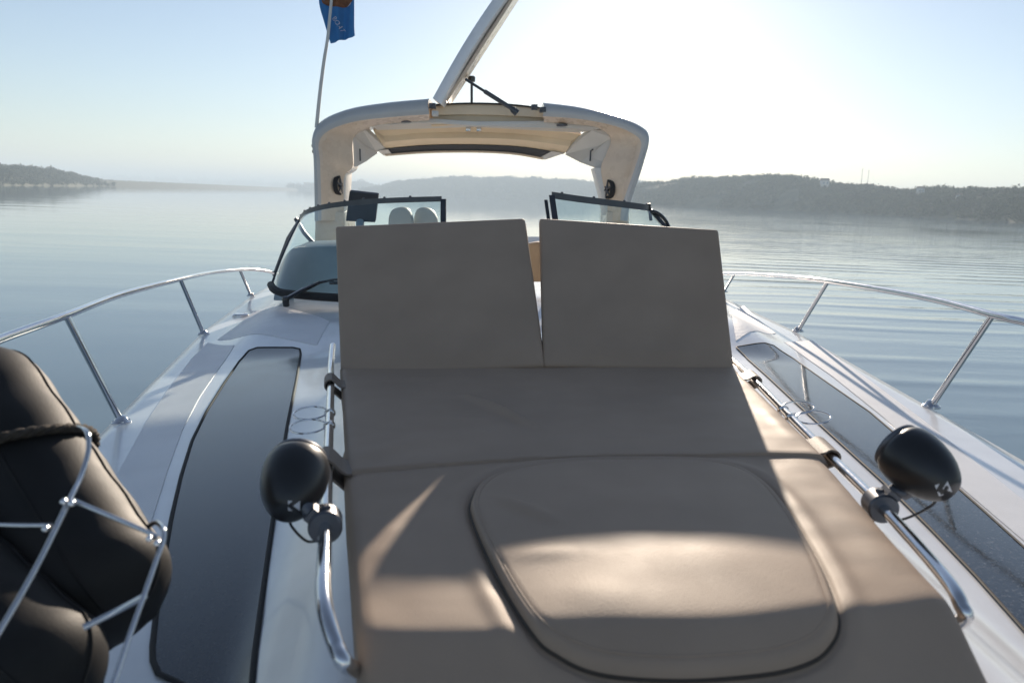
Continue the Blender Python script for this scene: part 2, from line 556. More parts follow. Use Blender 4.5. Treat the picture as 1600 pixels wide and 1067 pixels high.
right_tops = [(900, 286), (985, 288), (1050, 281), (1120, 276), (1180, 273), (1240, 275), (1290, 283), (1340, 289), (1400, 295), (1500, 296), (1600, 295), (1750, 300), (2300, 330)]
right_d = [(900, 560), (1000, 440), (1300, 345), (1600, 225), (1800, 180), (2300, 120)]
surfR, usR = hill(940, 2300, right_tops, right_d, 60, 13000, 1.15, 'wooded_hill', 'woodland')
hill(-900, 170, [(-900, 240), (-200, 245), (0, 259), (60, 262), (110, 270), (150, 280), (170, 285)],
     [(-900, 160), (-300, 260), (0, 330), (100, 430), (170, 560)], 60, 8000, 1.2, 'wooded_hill', 'woodland')
hill(560, 1040, [(560, 298), (590, 292), (620, 283), (680, 279), (740, 276), (830, 278), (880, 281), (930, 284), (1000, 285), (1040, 288)],
     [(560, 1100), (1040, 900)], 150, 7000, 2.4, 'wooded_hill', 'woodland')
hill(450, 600, [(450, 292), (470, 290), (500, 287), (540, 283), (565, 285), (590, 293), (600, 297)],
     [(450, 1500), (600, 1500)], 150, 700, 5.5, 'wooded_hill', 'woodland')
hill(90, 520, [(90, 281), (150, 276), (230, 277), (330, 281), (420, 285), (520, 291)],
     [(90, 3000), (520, 3000)], 300, 500, 9, 'far_ridge', 'woodland')

# the dam across the far end of the lake
def world_thing(name, label, cat, base, group=None):
    o = bpy.data.objects.new(name, None); COL.objects.link(o)
    o.location = base; ORIGIN[o.name] = Vector(base)
    o['label'] = label; o['category'] = cat
    if group: o['group'] = group
    return o
da, db = world_at(140, 290, 560), world_at(470, 293, 1600)
da.z = db.z = 0
dn = (db - da).normalized().cross(Vector((0, 0, 1)))
if dn.y > 0: dn = -dn
dam = world_thing('dam', 'long low straight dam closing the lake at the far left', 'dam', da)
mb = MB(); rows = []
for off, z in ((14, -0.6), (2.5, 4.3), (-2.5, 4.3), (-14, -0.6)):
    rows.append([da.lerp(db, t) + dn * off + Vector((0, 0, z)) for t in np.linspace(0, 1, 24)])
mb.grid(rows); mb.build('embankment', M['stone'], dam, smooth=False)
mb = MB()
for t in np.linspace(0.0, 1, 40):
    p = da.lerp(db, t) + dn * 2.2 + Vector((0, 0, 4.6)); q = p + (db - da) * (0.9 / 40)
    if t < 0.99: mb.tube([p, q], 0.16, 4)
mb.build('parapet', M['stone'], dam, smooth=False)

# houses and masts on the right-hand hill
def house(u, w, wd, hh, label):
    k = (u - usR[0]) / (usR[1] - usR[0])
    x, y, z = surfR(k, w)
    b = Vector((x, y, z))
    t = world_thing('house', label, 'house', b, 'houses among the trees on the right hill')
    z0 = 1.2
    mb = MB(); mb.box(b + Vector((0, 0, z0 / 2 + hh / 2)), (wd / 2, 0, 0), (0, wd * .35, 0), (0, 0, z0 / 2 + hh / 2)); mb.build('wall', M['house_wall'], t, smooth=False)
    zt = z0 + hh
    mb = MB()
    e = wd * .56; g = wd * .42
    mb.prism([b + Vector((-e, -g, zt - .02)), b + Vector((-e, g, zt - .02)), b + Vector((-e, 0, zt + wd * .28))], (2 * e, 0, 0))
    mb.build('roof', M['house_roof'], t, smooth=False)
    for s in (-1, 1):
        mb = MB(); mb.box(b + Vector((s * wd * .24, -wd * .355, z0 + hh * .5)), (wd * .09, 0, 0), (0, .06, 0), (0, 0, hh * .22)); mb.build('window', M['dash'], t, smooth=False)
house(1287, .62, 3.6, 2.4, 'pale house highest among the trees on the right hill')
house(1438, .66, 2.6, 2.0, 'pale house near the ridge midway along the right shore')
house(1500, .45, 1.8, 1.4, 'small pale house half way up the wooded slope at the far right')
for u, hh, lab in ((1344, 7.5, 'thin left-hand mast standing on the right hill'), (1354, 6.8, 'thin right-hand mast standing on the right hill')):
    x, y, z = surfR((u - usR[0]) / (usR[1] - usR[0]), 1.0)
    t = world_thing('mast', lab, 'mast', (x, y, z), 'masts on the right hill')
    b = Vector((x, y, z)); z1 = b.z + 4.0 + hh * .75
    mb = MB(); mb.tube([b, Vector((x, y, z1))], [.13, .07], 6); mb.build('pole', M['mast'], t)
    for dx, dz in ((.35, .8), (.25, 1.6)):
        mb = MB(); mb.tube([Vector((x - dx, y, z1 - dz)), Vector((x + dx, y, z1 - dz))], .06, 5); mb.build('crossbar', M['mast'], t)

# ------------------------------------------------------------------ haze over the lake
HZ = bpy.data.materials.new('haze_air'); HZ.use_nodes = True
nt = HZ.node_tree; nt.nodes.remove(nt.nodes['Principled BSDF'])
pv = nt.nodes.new('ShaderNodeVolumePrincipled')
pv.inputs['Color'].default_value = (0.76, 0.90, 1.0, 1)
pv.inputs['Density'].default_value = 0.0010
pv.inputs['Anisotropy'].default_value = 0.05
nt.links.new(pv.outputs[0], nt.nodes['Material Output'].inputs['Volume'])
mb = MB(); mb.box((0, 2250, 24), (5950, 0, 0), (0, 3700, 0), (0, 0, 26))
hz = mb.build('haze', HZ, smooth=False, kind='stuff')

# ------------------------------------------------------------------ the boat
def xc(y): return 0.305 - 0.082 * y
HW = [(-2.2, .03), (-1.9, .30), (-1, .74), (0, 1.10), (1, 1.33), (2.5, 1.55), (4.7, 1.86), (6.5, 2.0), (9, 2.05), (13, 1.95)]
def hw(y): return interp(HW, y)
def zdeck(x, y):
    a = abs(x - xc(y)) / hw(y)
    z = -.66 - .125 * ss(.335, .52, a) - .035 * ss(.5, 1.0, a)
    z += .09 * ss(3.7, 4.5, y) * (1 - ss(.74, .90, a))
    z -= .50 * max(0.0, .45 - y) * (1 - ss(.5, .9, a)) * (1 if y > -0.2 else .65 / max(.45 - y, .65))
    return z

boat = thing('motorboat', 'white motorboat with cream hardtop, seen from its bow looking aft', 'motorboat', (0.1, 2.5, -H))

# deck: a cambered sheet with the cockpit cut out of it
ys = list(np.arange(-2.2, 5.21, 0.1)) + [5.4, 5.8, 6.4, 7, 8, 9, 10, 11, 12, 13]
ts = [-1, -.985] + list(np.linspace(-.96, .96, 61)) + [.985, 1]
rows = []
for y in ys:
    row = []
    for t in ts:
        x = xc(y) + t * hw(y)
        z = zdeck(x, y)
        if abs(t) == 1: z -= .035
        row.append(Vector((x, y, z)))
    rows.append(row)
mb = MB(); mb.grid(rows)
keep = []
m_ = len(ts)
for f in mb.f:
    i, j = divmod(f[0], m_)
    if ys[i] >= 5.15 and abs((ts[j] + ts[j + 1]) / 2) < .72: continue
    keep.append(f)
mb.f = keep
deck = mb.build('deck', M['gelcoat'], boat, angle=60)
# topsides from the deck edge down below the waterline
mb = MB()
for s in (-1, 1):
    rows = []
    for y in ys:
        e = xc(y) + s * hw(y); ze = zdeck(e, y) - .035
        k = min(1, max(0, (y + 2.2) / 2.5))
        rows.append([Vector((e, y, ze)), Vector((e + s * .03, y, ze - .02)), Vector((e + s * .03, y, ze - .08)), Vector((e, y, ze - .10)),
                     Vector((xc(y) + s * hw(y) * lerp(.6, .93, k), y + (1 - k) * .2, -1.7)), Vector((xc(y) + s * hw(y) * lerp(.3, .84, k), y + (1 - k) * .5, -H - .25))])
    mb.grid(rows)
mb.build('hull', M['hull'], boat, angle=50)
mb = MB()   # transom and cockpit well
yb = 13.0
mb.add([(xc(yb) - 1.95, yb, -.85), (xc(yb) + 1.95, yb, -.85), (xc(yb) + 1.6, yb, -H - .2), (xc(yb) - 1.6, yb, -H - .2)], [(0, 1, 2, 3)])
well = []
for y in (5.2, 7, 9, 12.9):
    a = .72 * hw(y)
    well.append([Vector((xc(y) - a, y, -.66)), Vector((xc(y) - a, y, -1.55)), Vector((xc(y) + a, y, -1.55)), Vector((xc(y) + a, y, -.66))])
mb.grid(well); mb.add([p for p in well[0]], [(0, 1, 2, 3)]); mb.add([p for p in well[-1]], [(0, 1, 2, 3)])
mb.build('cockpit_well', M['gelcoat'], boat, smooth=False)

def patch(name, A, B, off, material, parent, n=40, m=10, raise_=0.0, **kw):
    """a thin sheet lying on the deck between two edges given as deck points"""
    a, b = resample(A, n), resample(B, n)
    rows = []
    for p, q in zip(a, b):
        row = []
        for j in range(m + 1):
            r = p.lerp(q, j / m)
            row.append(Vector((r.x, r.y, zdeck(r.x, r.y) + off)))
        rows.append(row)
    rim = rows[0] + [r[-1] for r in rows[1:-1]] + rows[-1][::-1] + [r[0] for r in rows[-2:0:-1]]
    mb = MB(); mb.grid(rows)
    low = [Vector((p.x, p.y, zdeck(p.x, p.y) - .004)) for p in rim]
    mb.grid([rim, low], closed=True)
    o = mb.build(name, material, parent, **kw)
    return o, rim

def dk(*px): return [on(u, v, zdeck) for u, v in px]

# dark acrylic deck windows
A = dk((402, 544), (388, 549), (374, 565), (350, 600), (322, 645), (300, 690), (283, 745), (268, 810), (254, 890), (244, 960), (238, 1015), (239, 1040), (248, 1056))
B = dk((458, 544), (468, 546), (470, 553), (462, 600), (450, 660), (440, 720), (430, 790), (419, 870), (408, 950), (399, 1020), (396, 1050), (394, 1075), (388, 1100))
o, rim = patch('deck_window', A, B, .004, M['acrylic'], boat, n=60, label='dark window in the left side deck')
mb = MB(); mb.tube([p + Vector((0, 0, .001)) for p in rim], .0055, 8, closed=True, flat=.5); mb.build('seal', M['rubber'], o)
A = dk((1150, 543), (1163, 556), (1200, 590), (1245, 632), (1300, 682), (1381, 756), (1450, 824), (1520, 897), (1600, 987), (1680, 1080))
B = dk((1196, 537), (1208, 540), (1240, 561), (1290, 597), (1359, 645), (1440, 714), (1535, 798), (1600, 857), (1700, 950), (1850, 1090))
o, rim = patch('deck_window', A, B, .004, M['dewy'], boat, n=60, label='dark window in the right side deck, reflecting the bow rail')
mb = MB(); mb.tube([p + Vector((0, 0, .001)) for p in rim], .0035, 8, closed=True, flat=.5); mb.build('seal', M['rubber'], o)

# nonskid areas
patch('nonskid_panel', dk((325, 536), (300, 560), (262, 610), (225, 665), (190, 730), (150, 810)), dk((366, 540), (345, 572), (312, 620), (285, 672), (262, 735), (235, 820)), .003, M['nonskid'], boat)
patch('nonskid_panel', dk((398, 486), (375, 506), (340, 531)), dk((515, 503), (505, 520), (495, 540)), .003, M['nonskid'], boat, n=12, m=16)
patch('nonskid_panel', dk((1225, 535), (1300, 588), (1380, 652), (1470, 735), (1600, 846), (1750, 980)), dk((1268, 532), (1345, 585), (1440, 655), (1530, 727), (1640, 815), (1800, 950)), .003, M['nonskid'], boat)
patch('nonskid_panel', dk((1140, 488), (1146, 505), (1150, 533)), dk((1162, 478), (1185, 500), (1212, 521)), .003, M['nonskid'], boat, n=12)
# fuel cap near the left rail
c = on(376, 494, zdeck)
mb = MB(); mb.lathe(c, (0, 0, 1), [(0, .055), (.012, .055), (.018, .045), (.02, .03), (.016, .0)], 24); mb.build('filler_cap', M['chrome'], boat)

# bow rails with their stanchions
def rail(pts, bases, side):
    path = catmull(pts, 90)
    mb = MB(); mb.tube(path, .0135, 14)
    r = mb.build('bow_rail', M['chrome'], boat)
    for (bu, bv), (tu, tv, tD) in bases:
        b = on(bu, bv, zdeck); top = at(tu, tv, tD)
        near = min(path, key=lambda p: (p - top).length)
        mb = MB(); mb.tube([b, b.lerp(near, .5), near], .0115, 12)
        mb.lathe(b - Vector((0, 0, .004)), (0, 0, 1), [(0, .034), (.008, .034), (.012, .026), (.03, .016), (.034, .0)], 20)
        for q in range(4):
            an = q * math.pi / 2 + .6
            mb.lathe(b + Vector((math.cos(an) * .026, math.sin(an) * .026, .004)), (0, 0, 1), [(0, .005), (.006, .005), (.008, .0)], 8)
        mb.build('stanchion', M['chrome'], r)
    return r
rail([at(-260, 640, 1.35), at(-120, 580, 1.75), at(0, 530, 2.18), at(100, 494, 2.62), at(190, 460, 3.4), at(278, 437, 4.4), at(330, 426, 5.3), at(376, 421.5, 6.1), at(405, 422, 6.5), at(432, 428, 6.9), at(455, 440, 7.2)],
     [((190, 660), (100, 494, 2.62)), ((318, 522), (278, 437, 4.4)), ((392, 462), (376, 421.5, 6.1))], -1)
rail([at(1980, 640, 1.45), at(1800, 560, 1.95), at(1680, 522, 2.28), at(1600, 503, 2.5), at(1555, 493, 2.65), at(1440, 464, 3.22), at(1290, 439, 4.2), at(1210, 431, 5.2), at(1147, 428, 6.2), at(1090, 430, 7.2)],
     [((1455, 635), (1555, 493, 2.65)), ((1247, 517), (1290, 439, 4.2)), ((1131, 456), (1147, 428, 6.2))], 1)

# grab rails beside the sun pad
gl = [at(520, 540, 2.62), at(517, 575, 2.36), at(517, 600, 2.15), at(513, 700, 1.56), at(509, 800, 1.20), at(506, 880, 1.005), at(505, 920, .935), at(510, 960, .885), at(524, 1005, .855), at(546, 1042, .845)]
gl.append(on(562, 1075, zdeck) + Vector((0.02, .06, -.02)))
mb = MB(); mb.tube(catmull(gl, 80), .0105, 14)
gL = mb.build('grab_rail', M['chrome'], boat)
gr_ = [at(1120, 540, 2.75), at(1163, 580, 2.38), at(1190, 606, 2.14), at(1235, 652, 1.85), at(1300, 716, 1.56), at(1372, 786, 1.31), at(1440, 860, 1.125), at(1485, 914, 1.02), at(1501, 944, .985)]
gr_ += [at(1504, 968, .985), on(1500, 1000, zdeck) + Vector((-.02, .05, -.03))]
mb = MB(); mb.tube(catmull(gr_, 80), .0105, 14)
gR = mb.build('grab_rail', M['chrome'], boat)

# windscreen, left wing
def windscreen(base, top, posts, label=None, wall=None):
    n = 60
    B_, T_ = catmull(base, n), catmull(top, n)
    rows = []
    for k in range(9):
        row = []
        for p, q in zip(B_, T_):
            r = p.lerp(q, k / 8)
            row.append(r + Vector((0, -.05 * math.sin(math.pi * k / 8), 0)))
        rows.append(row)
    t = bpy.data.objects.new('windscreen', None); COL.objects.link(t); t.parent = boat; ORIGIN[t.name] = ORIGIN[boat.name]
    if label: t['label'] = label
    mb = MB(); mb.grid(rows); mb.build('glass', M['glass'], t, angle=80)
    return t, B_, T_, rows

baseL = [at(424, 446, 5.25), at(428, 452, 5.0), at(440, 458, 4.86), at(470, 462, 4.74), at(522, 466, 4.66), at(600, 469, 4.62), at(692, 472, 4.62)]
topL = [at(468, 344, 5.75), at(476, 334, 5.55), at(492, 327, 5.40), at(520, 321, 5.25), at(565, 316, 5.12), at(620, 313, 5.05), at(690, 311, 5.02)]
wsL, B_, T_, rows = windscreen(baseL, topL, None)
def strip(path, ex, ey, mb):
    """rectangular bar along a path"""
    rows = []
    for p in path:
        rows.append([p - ex - ey, p + ex - ey, p + ex + ey, p - ex + ey])
    mb.grid(rows, closed=True)
    mb.add(rows[0], [(0, 1, 2, 3)]); mb.add(rows[-1], [(3, 2, 1, 0)])
mb = MB(); strip(T_, Vector((0, .018, 0)), Vector((0, 0, .017)), mb)
strip([r[-1] + Vector((.012, 0, 0)) for r in rows], Vector((.017, 0, 0)), Vector((0, .02, 0)), mb)
mb.build('frame', M['frame'], wsL, angle=30)
mb = MB(); mb.tube([p + Vector((0, -.01, .005)) for p in B_], .026, 8); mb.build('gasket', M['rubber'], wsL)
mb = MB(); mb.tube([r[0] for r in rows], .008, 8); mb.build('edge_trim', M['frame'], wsL)
for k in range(4, 58, 6):
    mb = MB(); mb.lathe(T_[k] + Vector((0, -.002, .016)), (0, 0, 1), [(0, .009), (.008, .008), (.011, .0)], 8); mb.build('canvas_stud', M['frame'], wsL)
mb = MB(); mb.tube([at(462, 342, 5.9), at(476, 365, 5.85), at(497, 388, 5.8)], .016, 8); mb.tube([at(468, 344, 5.75), at(450, 372, 6.4), at(428, 430, 6.9)], .014, 8)
mb.build('side_strut', M['frame'], wsL)
# wiper
wp = [at(446, 468, 4.62), at(470, 455, 4.66), at(500, 441, 4.72)]
mb = MB(); mb.tube(wp, [.022, .026, .018], 8, flat=.6)
mb.lathe(at(447, 470, 4.60) - Vector((0, 0, .03)), (0, -.3, 1), [(0, .02), (.05, .02), (.06, .012)], 12)
mb.tube([at(498, 442, 4.73), at(522, 437, 4.76), at(560, 436, 4.78)], .008, 8)
mb.tube([at(515, 442, 4.75), at(640, 442, 4.75)], .012, 6)
mb.build('wiper', M['black'], wsL)

# right wing of the windscreen
baseR = [at(884, 472, 4.62), at(960, 470, 4.64), at(1040, 464, 4.72), at(1090, 455, 4.95), at(1112, 446, 5.2)]
topR = [at(862, 305, 5.0), at(910, 312, 5.05), at(960, 318, 5.12), at(1005, 324, 5.25), at(1016, 327, 5.35)]
wsR, B_, T_, rows = windscreen(baseR, topR, None)
mb = MB(); strip(T_, Vector((0, .018, 0)), Vector((0, 0, .021)), mb)
strip([r[0] for r in rows], Vector((.018, 0, 0)), Vector((0, .02, 0)), mb)
strip([r[0] + Vector((-.035, .06, -.03)) for r in rows], Vector((.011, 0, 0)), Vector((0, .02, 0)), mb)
strip([r[-1] for r in rows], Vector((.016, 0, 0)), Vector((0, .02, 0)), mb)
mb.build('frame', M['frame'], wsR, angle=30)
mb = MB(); mb.tube([p + Vector((0, -.01, .005)) for p in B_], .026, 8); mb.build('gasket', M['rubber'], wsR)
mb = MB(); mb.tube(catmull([at(1013, 332, 5.3), at(1022, 331, 5.3), at(1034, 338, 5.3), at(1044, 352, 5.3), at(1052, 380, 5.25)], 20), .012, 8)
mb.tube([at(1014, 318, 5.3), at(1017, 345, 5.3)], .012, 6); mb.build('wiper', M['black'], wsR)
for k in (6, 20, 34, 48):
    mb = MB(); mb.lathe(T_[k] + Vector((0, -.002, .02)), (0, 0, 1), [(0, .009), (.008, .008), (.011, .0)], 8); mb.build('canvas_stud', M['frame'], wsR)

# dashboard, chart screen and seats behind the windscreen
def slab(pts, vec, mb, r=0.0): mb.prism(pts, vec)
mb = MB()
prof = catmull([at(426, 470, 5.35), at(436, 420, 5.4), at(452, 392, 5.4), at(474, 386, 5.4), at(560, 385, 5.35), at(690, 388, 5.35), at(694, 480, 5.3)], 40)
mb.prism(prof, (0, .45, .02)); mb.build('dashboard', M['dash'], boat, bevel=.015)
mb = MB(); mb.prism([at(546, 299, 5.6), at(591, 304, 5.6), at(586, 348, 5.65), at(540, 346, 5.65)], (0, .05, .012))
cs = mb.build('chart_screen', M['dash'], boat, bevel=.008)
cs.data.materials[0] = M['screen_back']
mb = MB(); mb.tube([at(563, 346, 5.66), at(560, 390, 5.5)], .03, 10); mb.build('bracket', M['dash'], cs)
def seat(px, D, material, label=None):
    o_ = bpy.data.objects.new('helm_seat', None); COL.objects.link(o_); o_.parent = boat; ORIGIN[o_.name] = ORIGIN[boat.name]
    if label: o_['label'] = label
    pts = catmull([at(u, v, D) for u, v in px], 40)
    mb = MB(); mb.prism(pts, (0, .14, 0)); mb.build('backrest', material, o_, bevel=.03)
    c = sum(pts, Vector()) / len(pts); w = max(p.x for p in pts) - min(p.x for p in pts)
    mb = MB(); mb.box((c.x, c.y - .18, -1.02), (w * .5, 0, 0), (0, .26, 0), (0, 0, .07)); mb.build('base_cushion', material, o_, bevel=.03)
    mb = MB(); mb.lathe((c.x, c.y - .15, -1.55), (0, 0, 1), [(0, .16), (.03, .15), (.05, .05), (.47, .045)], 20); mb.build('pedestal', M['chrome'], o_)
seat([(610, 460), (606, 360), (609, 333), (620, 325), (634, 325), (641, 334), (645, 360), (645, 460)], 6.6, M['grey_seat'], 'grey seat behind the left windscreen, nearer the helm')
seat([(649, 460), (646, 360), (648, 334), (656, 325), (670, 326), (680, 336), (684, 360), (684, 460)], 6.8, M['grey_seat'])
seat([(815, 460), (816, 400), (822, 384), (835, 379), (852, 379), (866, 386), (872, 400), (874, 460)], 7.2, M['seat'], 'tan seat seen through the gap between the two backrests')
mb = MB(); mb.tube(catmull([at(830, 452, 5.5), at(840, 448, 5.5), at(850, 460, 5.3), at(858, 480, 5.1)], 16), .02, 8); mb.build('door_handle', M['chrome'], boat)

# hardtop
def ath(u, v, D): return at(u, v, 7.05 + (D - 5.95) * .42)
ht = bpy.data.objects.new('hardtop', None); COL.objects.link(ht); ht.parent = boat; ORIGIN[ht.name] = ORIGIN[boat.name]
ht['label'] = 'cream hardtop arch over the cockpit'
Oc = [(493, 345), (493, 318), (491.5, 250), (489, 216), (502, 190), (545, 171), (605, 161), (671, 155)]
Ac = [(502, 345), (502, 318), (500, 255), (498, 224), (513, 205), (551, 191), (605, 184), (671, 179)]
Ic = [(538, 345), (537, 318), (538, 276), (551, 260), (552, 216), (574, 200), (612, 193), (671, 188)]
Or = [(848, 161), (905, 168), (960, 181), (1000, 197), (1014, 215), (1005, 255), (985, 318), (980, 345)]
Ar = [(848, 182), (903, 186), (952, 195), (985, 207), (1002, 224), (993, 260), (973, 318), (969, 345)]
Ir = [(850, 191), (900, 195), (934, 200), (954, 216), (948, 240), (939, 266), (949, 318), (948, 345)]
def arch(O, A, I, fl):
    n = 48
    o = catmull([ath(u, v, 6.12) for u, v in O], n); a = catmull([ath(u, v, 5.95) for u, v in A], n); i = catmull([ath(u, v, 6.35) for u, v in I], n)
    rows = []
    for p, q, r in zip(o, a, i):
        cen = Vector((-.26, p.y, -.1))
        outw = (p - cen); outw.y = 0; outw.normalize()
        mid = p.lerp(q, .5) + outw * .022 + Vector((0, -.035, 0))
        back = p + Vector((0, .55, 0)) - outw * .01
        back2 = r + Vector((0, .35, 0)) + outw * .02
        rows.append([back, p.lerp(back, .4) + outw * .012, p + outw * .002, p.lerp(q, .2) + outw * .014 + Vector((0, -.02, 0)), mid, p.lerp(q, .8) + outw * .012 + Vector((0, -.028, 0)), q,
                     q.lerp(r, .12) - outw * .004, q.lerp(r, .16) + outw * .006, q.lerp(r, .5) + outw * .008, q.lerp(r, .9), r, r + Vector((0, .03, 0)) + outw * .004, back2])
    # white moulded top and leading edge
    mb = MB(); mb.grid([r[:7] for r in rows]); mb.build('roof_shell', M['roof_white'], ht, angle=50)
    # cream underside
    mb = MB(); mb.grid([r[6:] + [r[0]] for r in rows])
    mb.add(rows[0], [tuple(range(len(rows[0])))]); mb.add(rows[-1], [tuple(range(len(rows[0])))])
    mb.build('roof_underside', M['cream'], ht, angle=50)
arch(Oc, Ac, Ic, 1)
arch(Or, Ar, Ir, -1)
# legs carry on down to the deck edge
for px, D in (((492, 330), (538, 330), (545, 470), (488, 470)), 6.2), (((948, 330), (983, 330), (985, 470), (940, 470)), 6.2):
    mb = MB(); mb.prism([ath(u, v, D) for u, v in px], (0, .5, 0)); mb.build('leg', M['cream'], ht, bevel=.03)
# cross beam at the back of the roof opening
mb = MB()
top = [ath(674, 166, 6.5), ath(720, 163.5, 6.55), ath(760, 163.5, 6.55), ath(800, 165.5, 6.55), ath(850, 171, 6.5)]
n = 24
T = catmull(top, n)
B1 = catmull([ath(676, 180, 6.46), ath(720, 179, 6.5), ath(760, 179.5, 6.5), ath(800, 181, 6.5), ath(850, 184, 6.46)], n)
B2 = catmull([ath(674, 197, 6.6), ath(720, 195, 6.64), ath(760, 195, 6.64), ath(800, 197, 6.64), ath(850, 199, 6.6)], n)
mb.grid([[p + Vector((0, .5, 0)), p, p.lerp(q, .3) + Vector((0, -.012, 0)), q, q + Vector((0, .03, -.01)), r + Vector((0, -.02, 0)), r, r + Vector((0, .4, 0))] for p, q, r in zip(T, B1, B2)], closed=True)
mb.build('cross_beam', M['bounce_cream'], ht, angle=35)
mb = MB(); mb.tube([p + Vector((0, -.012, .006)) for p in T], .009, 6); mb.build('beam_seal', M['rubber'], ht)
# hinge clamps at both ends of the roof opening
for u, v in ((676, 166), (680, 178), (848, 172), (835, 168)):
    c = ath(u, v, 5.98)
    mb = MB(); mb.box(c, (.028, 0, 0), (0, .035, 0), (0, 0, .022)); mb.lathe(c + Vector((0, -.05, 0)), (0, 1, 0), [(0, .012), (.03, .014), (.04, .02)], 10)
    mb.build('hinge', M['frame'] if v != 178 else M['white_liner'], ht, bevel=.006)
# ceiling liner with recess, sloping aft and down to the visor
def poly(px, vec=(0, .0, .03)):
    mb = MB(); mb.prism([ath(*p) for p in px], vec); return mb
poly([(575, 197, 6.4), (672, 192, 6.4), (740, 197, 6.4), (855, 196, 6.4), (940, 202, 6.4), (905, 208, 7.0), (740, 199, 7.0), (590, 204, 7.0)], (0, 0, .04)).build('ceiling_liner', M['white_liner'], ht, smooth=False, bevel=.008)
n = 32
r1 = catmull([ath(583, 203, 7.0), ath(660, 198, 7.05), ath(740, 197, 7.05), ath(820, 200, 7.05), ath(908, 210, 7.0)], n)
r2 = catmull([ath(600, 213, 7.12), ath(665, 208, 7.18), ath(740, 207, 7.18), ath(815, 210, 7.18), ath(893, 220, 7.12)], n)
r3 = catmull([ath(602, 222, 7.1), ath(665, 217, 7.15), ath(740, 216, 7.15), ath(815, 219, 7.15), ath(890, 229, 7.1)], n)
r4 = catmull([ath(597, 233, 7.3), ath(665, 227, 7.4), ath(740, 226, 7.4), ath(815, 229.5, 7.4), ath(882, 240, 7.3)], n)
mb = MB(); mb.grid([[a + Vector((0, .1, .03)), a, b, c, d, d + Vector((0, .1, .03))] for a, b, c, d in zip(r1, r2, r3, r4)], closed=True)
mb.add([r1[0], r2[0], r3[0], r4[0]], [(0, 1, 2, 3)]); mb.add([r1[-1], r2[-1], r3[-1], r4[-1]], [(0, 1, 2, 3)])
mb.build('ceiling_panel', M['bounce_cream'], ht, angle=30)
# smoked visor along the aft edge
v1 = catmull([ath(597, 233.5, 7.28), ath(665, 228, 7.38), ath(740, 227, 7.38), ath(815, 230.5, 7.38), ath(882, 240.5, 7.28)], n)
v2 = catmull([ath(602, 241.5, 7.4), ath(665, 237, 7.5), ath(740, 236, 7.5), ath(800, 239, 7.5), ath(849, 247, 7.4)], n)
mb = MB(); mb.grid([[a, b, b + Vector((0, .02, .01)), a + Vector((0, .02, .01))] for a, b in zip(v1, v2)], closed=True); mb.build('visor', M['screen_back'], ht, angle=30)
mb = MB(); mb.tube([p + Vector((0, -.005, -.008)) for p in v2], .012, 6); mb.build('visor_edge', M['cream'], ht)
poly([(590, 236, 7.25), (606, 234, 7.25), (612, 241, 7.4), (600, 243.5, 7.4)], (0, .06, .02)).build('visor_bracket', M['white_liner'], ht, smooth=False)
poly([(843, 247, 7.4), (862, 237, 7.25), (882, 240, 7.25), (852, 250, 7.4)], (0, .06, .02)).build('visor_bracket', M['white_liner'], ht, smooth=False)
# white wing panels from the legs aft to the visor
poly([(541, 196, 6.38), (560, 193, 6.5), (603, 233, 7.3), (588, 238, 7.3), (562, 226, 6.7), (548, 212, 6.4)], (0, .04, .04)).build('wing_panel', M['white_liner'], ht, smooth=False, bevel=.006)
mb = poly([(551, 214, 6.4), (566, 228, 6.7), (588, 238.5, 7.3), (568, 252, 6.7), (553, 261, 6.4)], (.02, .03, .0))
wp_ = mb.build('wing_panel', M['white_liner'], ht, smooth=False, bevel=.006)
poly([(975, 203, 6.38), (925, 204, 6.6), (884, 234, 7.3), (884, 241, 7.3), (940, 232, 6.7), (963, 218, 6.4)], (0, .04, .04)).build('wing_panel', M['white_liner'], ht, smooth=False, bevel=.006)
poly([(962, 212, 6.4), (940, 225, 6.7), (884, 241, 7.3), (910, 254, 6.8), (942, 266, 6.45)], (-.02, .03, .0)).build('wing_panel', M['white_liner'], ht, smooth=False, bevel=.006)
mb = MB(); mb.tube([ath(922, 252, 6.62), ath(923, 236, 6.62), ath(927, 233.5, 6.62)], .008, 6); mb.build('grab_loop', M['frame'], ht)
mb = MB(); mb.tube([ath(563, 252, 6.5), ath(562.5, 233, 6.5)], .007, 6); mb.build('grab_loop', M['frame'], ht)
# down lights in the ceiling
for u, v in ((634, 191), (878, 197)):
    c = ath(u, v, 6.38)
    mb = MB(); mb.lathe(c + Vector((0, 0, .012)), (0, 0, -1), [(0, .05), (.012, .05), (.016, .04), (.016, .0)], 16); mb.build('ceiling_light', M['grey'], ht)
c = ath(740, 202, 7.0)
mb = MB(); mb.box(c + Vector((-.05, 0, 0)), (.022, 0, 0), (0, .025, 0), (0, 0, .022)); mb.box(c + Vector((.05, 0, 0)), (.022, 0, 0), (0, .025, 0), (0, 0, .022)); mb.box(c + Vector((0, 0, .026)), (.08, 0, 0), (0, .02, 0), (0, 0, .008))
mb.build('ceiling_latch', M['chrome'], ht, bevel=.005)
